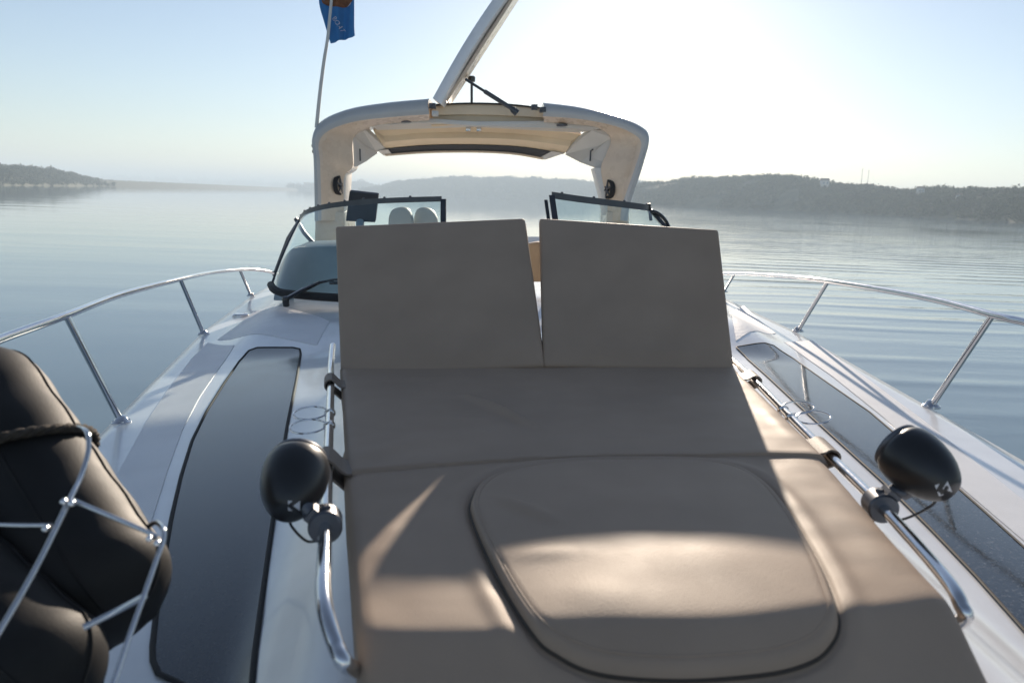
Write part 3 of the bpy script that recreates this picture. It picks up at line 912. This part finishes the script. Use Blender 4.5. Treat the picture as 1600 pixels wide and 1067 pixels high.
# speakers set into the inner faces of the legs
for (u, v, tilt, sx) in ((949.5, 296, -.45, -1), (531, 290, .3, 1)):
    c = ath(u, v, 6.3)
    ax = Vector((sx * .93, -.36, 0)) if sx < 0 else Vector((.985, -.17, 0))
    sp = bpy.data.objects.new('cockpit_speaker', None); COL.objects.link(sp); sp.parent = boat; ORIGIN[sp.name] = ORIGIN[boat.name]
    mb = MB(); mb.lathe(c - ax * .03, ax, [(0, .088), (.035, .088), (.042, .080), (.036, .070), (.020, .055), (.018, .02), (.03, .018), (.034, .0)], 28); mb.build('cone', M['rubber'], sp)
    a_ = ax.orthogonal().normalized(); b_ = ax.cross(a_)
    for q in range(6):
        an = q * math.pi / 3
        d_ = a_ * math.cos(an) + b_ * math.sin(an)
        mb = MB(); mb.tube([c + ax * .013 + d_ * .012, c + ax * .012 + d_ * .080], [.011, .006], 6); mb.build('spoke', M['grey'], sp)
    px = [(928, 262), (960, 262), (962, 345), (948, 345), (938, 300)] if sx < 0 else [(524, 270), (540, 262), (537, 345), (522, 345)]
    mb = MB(); mb.prism([ath(p, q, 6.36) for p, q in px], (0, .3, 0)); mb.build('speaker_housing', M['white_liner'], ht, bevel=.01)

# open roof hatch, seen edge on
sh = bpy.data.objects.new('roof_hatch', None); COL.objects.link(sh); sh.parent = boat; ORIGIN[sh.name] = ORIGIN[boat.name]
sh['label'] = 'open roof hatch standing steeply above the hardtop'
p0 = ath(676, 154, 6.0); dirn = (ath(776, -2, 6.0) - p0).normalized(); side = Vector((dirn.z, 0, -dirn.x))
rows = []
Lh = 1.35
for k in range(25):
    s = k / 24; bow = .03 * math.sin(math.pi * s)
    p = p0 + dirn * (Lh * s) - side * bow
    rows.append([p, p + side * .045 + Vector((0, -.02, 0)), p + side * .088 + Vector((0, -.012, 0)), p + side * .098 + Vector((0, .03, 0)), p + side * .105 + Vector((0, .20, 0)), p + side * .09 + Vector((0, .42, 0)), p + Vector((0, .45, 0)) + side * .02])
mb = MB(); mb.grid(rows, closed=True); mb.add(rows[0], [tuple(range(7))]); mb.add(rows[-1], [tuple(range(7))])
mb.build('panel', M['gelcoat'], sh, angle=35)
mb = MB(); q = p0 + side * .10 + Vector((0, .24, 0)); mb.box(q + dirn * (Lh * .5 + .02), dirn * (Lh * .47), Vector((0, .17, 0)), side * .014); mb.build('inner_liner', M['cream'], sh, bevel=.008, smooth=False)
s0, s1, s2 = ath(727, 124, 6.1), ath(757, 143, 6.1), ath(803, 172, 6.1)
mb = MB(); mb.tube([s0, s1], .012, 8); mb.tube([s1, s2], .020, 10); mb.lathe(s2 + Vector((.03, 0, -.03)), (-.6, 0, .5), [(0, .03), (.05, .03), (.07, .02)], 10); mb.build('gas_strut', M['frame'], sh)

# anchor light on its stalk
lm = bpy.data.objects.new('mast_light', None); COL.objects.link(lm); lm.parent = boat; ORIGIN[lm.name] = ORIGIN[boat.name]
mb = MB(); mb.tube([ath(737, 168, 6.75), ath(737, 128, 6.75)], .012, 8); mb.build('stalk', M['frame'], lm)
mb = MB(); mb.lathe(ath(737, 129, 6.75), (0, 0, 1), [(0, .018), (.004, .032), (.03, .034), (.045, .034), (.055, .024), (.058, .0)], 16); mb.build('lens', M['black'], lm)

# flag staff
fp = catmull([ath(494.5, 200, 6.1), ath(500, 145, 6.1), ath(506, 98, 6.1), ath(512, 60, 6.1), ath(516, 20, 6.1), ath(521, -30, 6.1), ath(527, -80, 6.1)], 30)
mb = MB(); mb.tube(fp, [lerp(.017, .011, k / 29) for k in range(30)], 10); mb.build('flag_staff', M['white_liner'], boat)
mb = MB()
for u, v in ((490.5, 228), (491.5, 237)): mb.lathe(ath(u, v, 6.05), (-1, 0, 0), [(-.03, .02), (.01, .02), (.02, .012)], 10)
mb.build('staff_clip', M['frame'], boat)

# ------------------------------------------------------------------ sun pad cushions
PZ = -.54
def padz(x, y):
    yc = .885 + .085 * ss(.22, .62, x)
    t = (yc - y) / .007
    sp_ = .007 * (math.log1p(math.exp(t)) if t < 30 else t)
    return PZ - .60 * sp_

def edge_points(px):
    return [on(u, v, padz) for u, v in px]

def seg_dist(p, poly, closed=True):
    """signed distance in plan; negative inside"""
    P = poly; n = len(P)
    ax, ay = P[:, 0], P[:, 1]
    bx, by = np.roll(ax, -1), np.roll(ay, -1)
    dx, dy = bx - ax, by - ay
    t = np.clip(((p[0] - ax) * dx + (p[1] - ay) * dy) / (dx * dx + dy * dy + 1e-12), 0, 1)
    d = np.sqrt((ax + t * dx - p[0]) ** 2 + (ay + t * dy - p[1]) ** 2).min()
    c = ((ay > p[1]) != (by > p[1])) & (p[0] < (bx - ax) * (p[1] - ay) / (by - ay + 1e-12) + ax)
    return -d if c.sum() % 2 else d

hatch_px = [(733, 800), (735, 783), (745, 764), (768, 748), (810, 735), (870, 727), (950, 723), (1040, 722), (1110, 725), (1160, 736), (1200, 762), (1232, 800), (1262, 848), (1290, 902), (1308, 950), (1313, 978), (1304, 1006), (1275, 1034), (1210, 1054), (1110, 1064), (1010, 1064), (930, 1054), (875, 1030), (833, 995), (800, 945), (770, 890), (746, 838)]
hatch3 = catmull(edge_points(hatch_px), 160, closed=True)
HP = np.array([(p.x, p.y) for p in hatch3])

def creases(lst):
    out = []
    for (u1, v1), (u2, v2), h, w in lst:
        a, b = atz(u1, v1, PZ), atz(u2, v2, PZ)
        out.append((a.x, a.y, b.x, b.y, h, w))
    def f(x, y):
        z = 0.0
        for ax, ay, bx, by, h, w in out:
            dx, dy = bx - ax, by - ay
            L2 = dx * dx + dy * dy
            t = ((x - ax) * dx + (y - ay) * dy) / L2
            tt = min(1, max(0, t))
            d = math.hypot(x - ax - tt * dx, y - ay - tt * dy)
            fall = math.exp(-(d / w) ** 2) * math.sin(math.pi * min(1, max(0.02, .1 + tt * .8)))
            z += h * fall
        return z
    return f

def pad(name, L, Rr, ny, nx, edge_r, thick, lift, seam=0.0, hole=None, wr=None, parent=None, label=None, back_bulge=0.0):
    L, Rr = resample(L, ny), resample(Rr, ny)
    border = [0, .004, .009, .016, .028]
    sx = sorted(set(border + [1 - b for b in border] + list(np.linspace(.035, .965, nx))))
    rows = []
    tot = [0]
    for a, b in zip(L, L[1:]): tot.append(tot[-1] + (b - a).length)
    for i, (p, q) in enumerate(zip(L, Rr)):
        row = []
        wdt = (q - p).length
        dl = min(tot[i], tot[-1] - tot[i])
        for s in sx:
            r = p.lerp(q, s)
            r.y += seam * math.sin(math.pi * s) ** .5 * (tot[i] / tot[-1]) ** 2
            d = min(s * wdt, (1 - s) * wdt, dl)
            z = padz(r.x, r.y) + lift
            if d < edge_r: z -= edge_r * (1 - math.sqrt(max(0, 1 - (1 - d / edge_r) ** 2)))
            z += .0028 * noise.noise(Vector((r.x * 4, r.y * 4, 2))) + .0012 * noise.noise(Vector((r.x * 16, r.y * 16, 5)))
            if wr: z += wr(r.x, r.y)
            if hole is not None:
                hd = seg_dist((r.x, r.y), hole)
                if hd < -.014: z -= .03 * min(1, (-hd - .014) / .01) + .010
                else: z += -.005 * math.exp(-(hd / .006) ** 2) + .003 * math.exp(-((hd - .026) / .014) ** 2)
            row.append(Vector((r.x, r.y, z)))
        rows.append(row)
    rim = rows[0] + [r[-1] for r in rows[1:-1]] + rows[-1][::-1] + [r[0] for r in rows[-2:0:-1]]
    low = [p + Vector((0, 0, -thick)) for p in rim]
    mb = MB(); mb.grid(rows); mb.grid([rim, low], closed=True)
    mb.add(low, [tuple(range(len(low)))])
    return mb

# dense spacing along t near both ends comes from extra end points
def ends(P, k=(.004, .01, .02)):
    return P

midL = [atz(531, 574, PZ), atz(533, 590, PZ), atz(537, 660, PZ), atz(541, 747, PZ)]
midR = [atz(1142, 566, PZ), atz(1152, 580, PZ), atz(1215, 642, PZ), atz(1294, 720, PZ)]
wrm = creases([((730, 622), (842, 674), .017, .013), ((700, 655), (790, 662), .003, .02), ((560, 600), (700, 592), .003, .03), ((950, 640), (1120, 628), .003, .05), ((880, 690), (1150, 690), .003, .03), ((1190, 640), (1240, 690), .003, .015), ((560, 720), (660, 690), .004, .03)])
mb = pad('sun_pad', midL, midR, 110, 120, .016, .10, .007, seam=.062, wr=wrm)
mid = thing('sun_pad_cushion', 'middle taupe sun pad cushion strapped to both grab rails, below the backrests', 'cushion', (.1, 1.9, -.66), 'sun pad cushions on the foredeck')
mb.build('pad', M['vinyl'], mid, angle=50)

fL = edge_points([(535, 700), (537, 752), (541, 800), (548, 900), (553, 960), (557, 990), (566, 1067)]) + [Vector((-.15, .74, -.63)), Vector((-.10, .66, -.68))]
fR = edge_points([(1262, 690), (1300, 730), (1390, 830), (1450, 895), (1486, 935), (1508, 975), (1552, 1067)]) + [Vector((.57, .76, -.63)), Vector((.53, .67, -.68))]
wrf = creases([((800, 792), (868, 832), .005, .014), ((620, 790), (600, 900), .003, .03), ((1300, 780), (1420, 900), .003, .03)])
mb = pad('front', fL, fR, 240, 240, .02, .10, 0.0, hole=HP, wr=wrf)
frt = thing('sun_pad_cushion', 'front taupe sun pad cushion with a rounded cut-out around the hatch', 'cushion', (.2, 1.1, -.66), 'sun pad cushions on the foredeck')
mb.build('pad', M['vinyl'], frt, angle=50)

# hatch cushion: a raised rounded pad sitting in the cut-out
cen = Vector((HP[:, 0].mean(), HP[:, 1].mean(), 0))
wrh = creases([((775, 790), (870, 832), .009, .016), ((780, 884), (905, 880), .0036, .022), ((930, 800), (1100, 790), .002, .04), ((1010, 900), (1200, 880), .002, .05), ((880, 940), (1000, 960), .002, .04)])
def hatch_mb():
    rows = []
    prof = [(.990, -.03), (.990, .000), (.985, .007), (.976, .0118), (.963, .0138), (.952, .0130), (.944, .0140)] + [(s, .0140 + .008 * (1 - s ** 2)) for s in np.linspace(.92, .02, 60)]
    for s, h in prof:
        row = []
        for p in hatch3:
            x, y = cen.x + (p.x - cen.x) * s, cen.y + (p.y - cen.y) * s
            z = padz(x, y) + h
            if s < .95: z += wrh(x, y) + .0009 * noise.noise(Vector((x * 9, y * 9, 4)))
            row.append(Vector((x, y, z)))
        rows.append(row)
    mb = MB(); mb.grid(rows, closed=True)
    mb.add(rows[-1], [tuple(range(len(rows[-1])))])
    return mb
mb = hatch_mb()
hc = thing('hatch_cushion', 'rounded taupe cushion on the deck hatch, raised within the front sun pad', 'cushion', (cen.x, cen.y, -.60))
mb.build('pad', M['vinyl'], hc, angle=50)
mb = MB(); mb.tube([Vector((cen.x + (p.x - cen.x) * .945, cen.y + (p.y - cen.y) * .945, padz(cen.x + (p.x - cen.x) * .945, cen.y + (p.y - cen.y) * .945) + .0133)) for p in hatch3], .0016, 6, closed=True)
mb.build('piping', M['vinyl'], hc)
mb = MB(); mb.tube([Vector((cen.x + (p.x - cen.x) * .994, cen.y + (p.y - cen.y) * .994, padz(cen.x + (p.x - cen.x) * .994, cen.y + (p.y - cen.y) * .994) - .001)) for p in hatch3], .0026, 8, closed=True)
mb.build('edge_binding', M['binding'], hc)

# straps of the middle cushion looping over the grab rails
def strap(path, wv, parent):
    P = catmull(path, 18)
    rows = []
    for i, p in enumerate(P):
        t = (P[min(i + 1, 17)] - P[max(i - 1, 0)]).normalized()
        nrm = t.cross(wv).normalized() * .0022
        rows.append([p - wv - nrm, p + wv - nrm, p + wv + nrm, p - wv + nrm])
    mb = MB(); mb.grid(rows, closed=True); mb.add(rows[0], [(0, 1, 2, 3)]); mb.add(rows[-1], [(3, 2, 1, 0)])
    mb.build('strap', M['strap'], parent)
def strap_at(gpath, edge, y, s):
    G = catmull(gpath, 160)
    g = min(G, key=lambda p: abs(p.y - y)); g2 = min(G, key=lambda p: abs(p.y - y - .06))
    d = (g2 - g).normalized()
    e = min(resample(edge, 200), key=lambda p: abs(p.y - y))
    rr = .0165
    o = Vector((s, 0, 0))
    path = [e - o * .012 + Vector((0, 0, .004)), e + o * .004 + Vector((0, 0, .006)), g - o * .004 + Vector((0, 0, rr + .001)), g + o * rr * .75 + Vector((0, 0, rr * .75)), g + o * (rr + .001), g + o * rr * .7 - Vector((0, 0, rr * .8)), g - o * rr * .4 - Vector((0, 0, rr + .004)), e + o * .002 - Vector((0, 0, .03))]
    strap(path, d * .045, mid)
strap_at(gl, midL, 2.17, -1); strap_at(gl, midL, 1.475, -1)
strap_at(gr_, midR, 2.26, 1); strap_at(gr_, midR, 1.60, 1)

# reclined backrest cushions
def backrest(px, Ds, label):
    TL, TR, BR, BL = [at(u, v, D) for (u, v), D in zip(px, Ds)]
    n_ = ((TR - TL).cross(BL - TL)).normalized()
    if n_.y < 0: n_ = -n_          # points aft
    th, r = .14, .022
    def q(s, t): return TL.lerp(TR, s).lerp(BL.lerp(BR, s), t)
    wd = (TR - TL).length; hg = (BL - TL).length
    def outline(ins, cr):
        pts = []
        sx_, sy_ = wd, hg
        for cx_, cy_, a0 in ((1, 0, -90), (1, 1, 0), (0, 1, 90), (0, 0, 180)):
            for k in range(7):
                a = R(a0 + 90 * k / 6)
                px_ = (sx_ - ins - cr if cx_ else ins + cr) + cr * math.cos(a)
                py_ = (sy_ - ins - cr if cy_ else ins + cr) + cr * math.sin(a)
                pts.append((px_ / sx_, py_ / sy_))
            # straight run to the next corner
            nx_, ny_ = {(1, 0): (1, 1), (1, 1): (0, 1), (0, 1): (0, 0), (0, 0): (1, 0)}[(cx_, cy_)]
            a = R(a0 + 90)
            p_end = ((sx_ - ins - cr if cx_ else ins + cr) + cr * math.cos(a), (sy_ - ins - cr if cy_ else ins + cr) + cr * math.sin(a))
            p_nx = ((sx_ - ins - cr if nx_ else ins + cr) + cr * math.cos(a), (sy_ - ins - cr if ny_ else ins + cr) + cr * math.sin(a))
            for k in range(1, 14):
                f = k / 14
                pts.append((lerp(p_end[0], p_nx[0], f) / sx_, lerp(p_end[1], p_nx[1], f) / sy_))
        return pts
    rows = []
    for ins, dep in ((.03, th), (.012, th - .003), (.004, th - .010), (0, th * .55), (.001, .024), (.003, .016), (.0035, .010), (.006, .006), (.010, .003), (.016, .0010), (.024, 0)):
        cr = max(.003, .015 - ins)
        rows.append([q(s, t) + n_ * dep for s, t in outline(ins, cr)])
    out0 = outline(.024, .006)
    for sc in np.linspace(.97, .04, 22):
        row = []
        for s, t in out0:
            s2, t2 = .5 + (s - .5) * sc, .5 + (t - .5) * sc
            bul = .010 * (1 - (abs(s2 - .5) * 2) ** 3) * (1 - (abs(t2 - .5) * 2) ** 3)
            p = q(s2, t2)
            wob = .0025 * noise.noise(Vector((p.x * 5, p.z * 5, 1)))
            # slack folds along the bottom
            wob += .007 * math.exp(-((t2 - .90) / .035) ** 2) * (0.5 + noise.noise(Vector((p.x * 7, 0, 3))))
            row.append(p - n_ * (bul + wob))
        rows.append(row)
    mb = MB(); mb.grid(rows, closed=True)
    mb.add(rows[0], [tuple(range(len(rows[0])))]); mb.add(rows[-1], [tuple(range(len(rows[-1])))])
    base = BL.lerp(BR, .5)
    t = thing('backrest_cushion', label, 'cushion', base, 'reclined backrest cushions')
    mb.build('pad', M['vinyl'], t, angle=60)
    # folding struts behind
    for s in (.2, .8):
        a = q(s, .3) + n_ * (th + .012); b = Vector((a.x, a.y + .16, zdeck(a.x, a.y + .16) - .005))
        m2 = MB(); m2.tube([a - n_ * .015, a, b], .008, 8); m2.build('prop_strut', M['chrome'], t)
    return q
backrest([(522, 351), (821, 338), (853, 571), (530, 586)], (2.86, 2.82, 2.365, 2.34), 'left reclined taupe backrest cushion, in front of the left windscreen')
backrest([(841, 338), (1124, 356), (1149, 578), (847, 571)], (2.86, 2.74, 2.38, 2.365), 'right reclined taupe backrest cushion, beside the right bow rail')

# ------------------------------------------------------------------ speaker pods clamped to the grab rails
def speaker(center, axis, clamp_px, gpath, label, s, spin, k_up):
    G = catmull(gpath, 400)
    aim = ray(*clamp_px).normalized()
    g = min(G, key=lambda p: (p - aim * p.dot(aim)).length)
    gi = G.index(g)
    d = (G[min(gi + 4, 399)] - G[gi - 4]).normalized()
    t = thing('speaker_pod', label, 'speaker', g, 'speakers clamped to the grab rails')
    ax = Vector(axis).normalized()
    c = Vector(center)
    # bullet: wide rim at the far end, rounding down to a small flat nose
    prof = [(-.055, .0), (-.055, .040), (-.052, .049), (-.042, .0535), (-.025, .0555), (-.005, .0545), (.015, .0505), (.033, .044), (.047, .0355), (.056, .028), (.0605, .0225), (.062, .018), (.062, .0)]
    mb = MB(); mb.lathe(c, ax, [(h, r) for h, r in prof], 40); mb.build('shell', M['pod'], t, angle=50)
    mb = MB(); mb.lathe(c - ax * .056, -ax, [(-.010, .040), (.002, .047), (.006, .046), (.006, .040), (.002, .036), (.001, .0)], 40); sp_ = mb.build('trim_ring', M['grey'], t)
    # printed emblem low on the shell: the pale shapes left round the strokes of a dark letter K
    hs = [h for h, r in prof[1:-1]]; rs_ = [r for h, r in prof[1:-1]]
    def hit(u, v):
        dd = ray(u, v).normalized(); tt = (c - Vector()).length - .09
        while tt < 3:
            p = dd * tt; h = (p - c).dot(ax); r = (p - c - ax * h).length
            if hs[0] < h < hs[-1] and r < np.interp(h, hs, rs_): return p
            tt += .0004
        return dd * (c.length)
    eu, ev, es, rot = k_up
    def E(x, y):
        X = x * math.cos(rot) - y * math.sin(rot); Y = x * math.sin(rot) + y * math.cos(rot)
        p = hit(eu + X * es, ev - Y * es * .85)
        h = (p - c).dot(ax); nn = (p - c - ax * h).normalized() + ax * .5
        return p + nn.normalized() * .0012, nn.normalized()
    mb = MB()
    for tri in (((-.12, 0), (.5, .55), (.95, .95), (.95, 0), (.95, -.95), (.5, -.55)), ((-.95, .95), (-.95, .2), (-.25, .95)), ((-.95, -.95), (-.25, -.95), (-.95, -.2))):
        pn = [E(*q) for q in tri]
        mb.prism([p for p, n_ in pn], pn[0][1] * -.0022)
    mb.build('emblem', M['logo'], t, smooth=False)
    # clamp collar round the rail
    mb = MB(); mb.lathe(g - d * .022, d, [(0, .0135), (0, .024), (.004, .027), (.040, .027), (.044, .024), (.044, .0135)], 28)
    e = (c - g); e = e - d * e.dot(d); e.normalize()
    mb.box(g + e * .026, d * .016, e * .008, d.cross(e) * .012)
    mb.lathe(g + Vector((0, 0, .024)) - e * .004, (0, 0, 1), [(0, .0075), (.008, .0075), (.010, .005), (.010, .0)], 6)
    mb.build('clamp', M['grey'], t, angle=35)
    mb = MB(); mb.tube([g - d * .018, g - d * .026], .0165, 20); mb.build('clamp_bush', M['rubber'], t)
    under = c - Vector((0, 0, .042)) - ax * .005
    mb = MB(); mb.tube([g + e * .022, g + e * .034 + Vector((0, 0, .002)), under.lerp(g, .35), under + Vector((0, 0, .006))], [.011, .0115, .011, .013], 10); mb.build('bracket', M['grey'], t)
    # cable from the shell down to the deck side of the rail
    a = c + ax * .030 - Vector((0, 0, .034)); b = g + e * .012 - Vector((0, 0, .05)) - d * .03
    mb = MB(); mb.tube(catmull([a + Vector((0, 0, .01)), a - Vector((0, 0, .012)), a.lerp(b, .5) - Vector((0, 0, .02)), b, b - Vector((0, 0, .03)) + Vector((-s * .0, .02, 0))], 20), .0024, 8); mb.build('cable', M['black'], t)
    return t
speaker(at(458, 757, 1.20), (0.03, -.86, -.42), (515, 818), gl, 'black bullet-shaped speaker pod clamped to the left grab rail', -1, 0, (459, 790, 9.5, 0))
speaker(at(1441, 730, 1.28), (.36, -.76, -.36), (1381, 785), gr_, 'black bullet-shaped speaker pod clamped to the right grab rail', 1, 0, (1474, 763, 11, .35))

# folding drink-holder rings on the grab rails
def rings(px, Ds, gpath, label, tilt):
    G = catmull(gpath, 300)
    c0 = at(px[0][0], px[0][1], Ds[0]); c1 = at(px[1][0], px[1][1], Ds[1])
    g = min(G, key=lambda p: abs(p.y - (c0.y + c1.y) / 2))
    t = thing('drink_holder', label, 'drink holder', g, 'drink-holder rings on the grab rails')
    nrm = Vector(tilt).normalized()
    for c, rad in ((c0, .0405), (c1, .0405)):
        a = nrm.cross(Vector((0, 1, 0))).normalized(); b = nrm.cross(a)
        ring = [c + a * math.cos(2 * math.pi * k / 48) * rad + b * math.sin(2 * math.pi * k / 48) * rad for k in range(48)]
        mb = MB(); mb.tube(ring, .0022, 8, closed=True); mb.build('ring', M['chrome'], t)
        tow = Vector((g.x, c.y, g.z)) - c
        gg = min(G, key=lambda p: abs(p.y - c.y))
        e = c + (gg - c).normalized() * rad
        mb = MB(); mb.tube([e, gg], .0026, 8); mb.lathe(gg - Vector((0, .006, 0)), (0, 1, 0), [(0, .0112), (0, .0135), (.012, .0135), (.012, .0112)], 16); mb.build('arm', M['chrome'], t)
rings([(485, 645), (481, 666)], [1.83, 1.72], gl, 'pair of thin steel drink-holder rings by the left grab rail', (.0, -.12, 1))
rings([(1246, 637), (1271, 652)], [1.92, 1.85], gr_, 'pair of thin steel drink-holder rings by the right grab rail', (-.15, -.1, 1))

# ------------------------------------------------------------------ fenders in their rack at the left bow rail
def fender(p_top, p_bot, rad, label):
    ax = (p_bot - p_top); Lf = ax.length; ax.normalize()
    t = thing('fender', label, 'fender', p_bot, 'fenders standing in the bow rack')
    prof = []
    for k in range(13):
        a = math.pi / 2 * k / 12
        prof.append((rad * .95 * (1 - math.cos(a)), rad * math.sin(a) * .985 + .001))
    for k in range(1, 20): prof.append((rad * .95 + (Lf - rad * 1.75) * k / 20, rad * (1 + .012 * math.sin(k * 1.3))))
    for k in range(13):
        a = math.pi / 2 * k / 12
        prof.append((Lf - rad * .8 + rad * .8 * math.sin(a), rad * math.cos(a) + .001))
    mb = MB(); mb.lathe(p_top, ax, prof, 48); body = mb.build('sock', M['fender'], t, angle=80)
    # sewn seams running along the cover
    a_ = ax.orthogonal().normalized(); b_ = ax.cross(a_)
    for q in range(5):
        an = q * math.pi / 2.5 + .25
        d_ = a_ * math.cos(an) + b_ * math.sin(an)
        mb = MB(); mb.tube([p_top + ax * h + d_ * (r * 1.0 + .0005) for h, r in prof[3:-3]], .0020, 6); mb.build('seam', M['fender'], t)
    return t, ax
f1t, f1b = at(-64, 578, 1.24), at(192, 985, .94)
F1, ax1 = fender(f1t, f1b, .100, 'black fabric-covered fender nearest the deck window, rope around its top')
f2t, f2b = at(-230, 790, 1.00), at(100, 1120, .79)
F2, ax2 = fender(f2t, f2b, .092, 'black fabric-covered fender lowest at the left, front one of the rack')
# rope tied round the neck of the upper fender
a_ = ax1.orthogonal().normalized(); b_ = ax1.cross(a_)
cN = f1t + ax1 * .262
ring = [cN + (a_ * math.cos(2 * math.pi * k / 60) + b_ * math.sin(2 * math.pi * k / 60)) * .107 + ax1 * .018 * math.sin(4 * math.pi * k / 60) for k in range(60)]
mb = MB()
for ph in (0, 2.09, 4.19):
    tw = []
    for k in range(240):
        i = k / 4; p = ring[int(i) % 60].lerp(ring[(int(i) + 1) % 60], i - int(i))
        rad_ = (p - cN).normalized(); an = k * .35 + ph
        tw.append(p + (rad_ * math.cos(an) + ax1 * math.sin(an)) * .0038)
    mb.tube(tw, .0045, 6, closed=True)
rp = single('rope', mb, M['rope'], 'dark brown twisted rope tied round the top of the upper fender', 'rope', cN)
# wire rack
rack = thing('fender_rack', 'polished steel wire rack holding the two black fenders', 'rack', on(190, 1060, zdeck))
def rod(px, r, name='rod'):
    mb = MB(); mb.tube(catmull([at(*p) for p in px], 40), r, 10); mb.build(name, M['chrome'], rack)
rod([(122, 668, .98), (136, 676, .95), (138, 705, .93), (126, 745, .90), (108, 782, .86), (60, 880, .79), (0, 985, .72), (-60, 1080, .66)], .0032)
rod([(108, 779, .865), (150, 797, .86), (200, 818, .86), (246, 838, .86)], .0030, 'crossbar')
rod([(232, 822, .93), (244, 816, .91), (255, 826, .88), (255, 845, .865), (246, 870, .845), (225, 930, .80), (200, 1000, .75), (172, 1085, .69)], .0031)
rod([(-80, 812, .92), (0, 820, .88), (80, 821, .86)], .003, 'crossbar')
rod([(130, 980, .80), (180, 955, .82), (226, 930, .82)], .004, 'crossbar')
for u, v, D in ((108, 779, .862), (120, 782, .862), (240, 836, .86), (252, 843, .86), (80, 821, .858)):
    mb = MB(); mb.lathe(at(u, v, D) - Vector((0, .007, 0)), (0.2, -1, .3), [(0, .0038), (.007, .0042), (.010, .003), (.011, .0)], 10); mb.build('rod_joint', M['chrome'], rack)

# ------------------------------------------------------------------ flag
Fn, Fm = 26, 20
edgeL = catmull([ath(496, -75, 6.14), ath(495, -30, 6.14), ath(497, 5, 6.14), ath(504, 30, 6.14), ath(511, 52, 6.14), ath(516, 68, 6.14)], Fn)
edgeR = catmull([ath(550, -80, 6.14), ath(552, -35, 6.14), ath(553, 0, 6.14), ath(553, 25, 6.14), ath(553, 42, 6.14), ath(554, 55, 6.14)], Fn)
def flag_pt(s, t):
    i = min(int(t * (Fn - 1)), Fn - 2); f = t * (Fn - 1) - i
    p = edgeL[i].lerp(edgeL[i + 1], f).lerp(edgeR[i].lerp(edgeR[i + 1], f), s)
    return p + Vector((0, .03 * math.sin(s * 9 + t * 3) * s + .015 * math.sin(s * 17 + t * 5), .012 * math.sin(s * 6) * s))
mb = MB()
fr_ = [[flag_pt(j / (Fm - 1), i / (Fn - 1)) + Vector((0, .028, 0)) for j in range(Fm)] for i in range(Fn)]
bk_ = [[p + Vector((0, .003, 0)) for p in row] for row in fr_]
mb.grid(fr_); mb.grid(bk_)
rim = lambda rows: rows[0] + [r[-1] for r in rows[1:-1]] + rows[-1][::-1] + [r[0] for r in rows[-2:0:-1]]
mb.grid([rim(fr_), rim(bk_)], closed=True)
flag = thing('flag', 'blue flag with white lettering hanging from the staff on the hardtop', 'flag', flag_pt(.35, .95))
fl = mb.build('cloth', M['flag'], flag, angle=80)
# lettering printed down the cloth
def print_on_flag(mesh_pts, faces, material, name):
    mb = MB(); mb.add([flag_pt(s, t) + Vector((0, .028 - .006, 0)) for s, t in mesh_pts], faces)
    return mb.build(name, material, fl, smooth=False)
cu = bpy.data.curves.new('lettering', 'FONT'); cu.body = 'BOAT'; cu.size = 1.0; cu.resolution_u = 3
tmp = bpy.data.objects.new('lettering', cu); COL.objects.link(tmp)
dg = bpy.context.evaluated_depsgraph_get()
me = tmp.evaluated_get(dg).to_mesh()
tv = [v.co.copy() for v in me.vertices]; tf = [tuple(p.vertices) for p in me.polygons]
tmp.evaluated_get(dg).to_mesh_clear()
bpy.data.objects.remove(tmp); bpy.data.curves.remove(cu)
wT = max(v.x for v in tv); ang = R(-68)
pts = []
for v in tv:
    x = v.x / wT * .165; y = v.y / wT * .165     # metres, running down the cloth
    X = x * math.cos(ang) - y * math.sin(ang); Y = x * math.sin(ang) + y * math.cos(ang)
    pts.append((.27 + X / .27, .60 - Y * 1.55))
print_on_flag(pts, tf, M['logo'], 'lettering')
mb_pts, mb_f = [(.53, .375)], []
for k in range(24):
    a = 2 * math.pi * k / 24
    mb_pts.append((.53 + .44 * math.cos(a), .375 + .085 * math.sin(a)))
for k in range(24): mb_f.append((0, 1 + k, 1 + (k + 1) % 24))
print_on_flag(mb_pts, mb_f, M['print_brown'], 'emblem')
sq = []
for k in range(13):
    a = R(20 + 200 * k / 12)
    sq += [(.80 + .13 * math.cos(a), .40 + .045 * math.sin(a)), (.80 + .085 * math.cos(a), .40 + .028 * math.sin(a))]
mb = MB(); mb.add([flag_pt(a, b) + Vector((0, .028 - .008, 0)) for a, b in sq], [(2 * k, 2 * k + 2, 2 * k + 3, 2 * k + 1) for k in range(12)])
mb.build('emblem_stroke', M['logo'], fl, smooth=False)
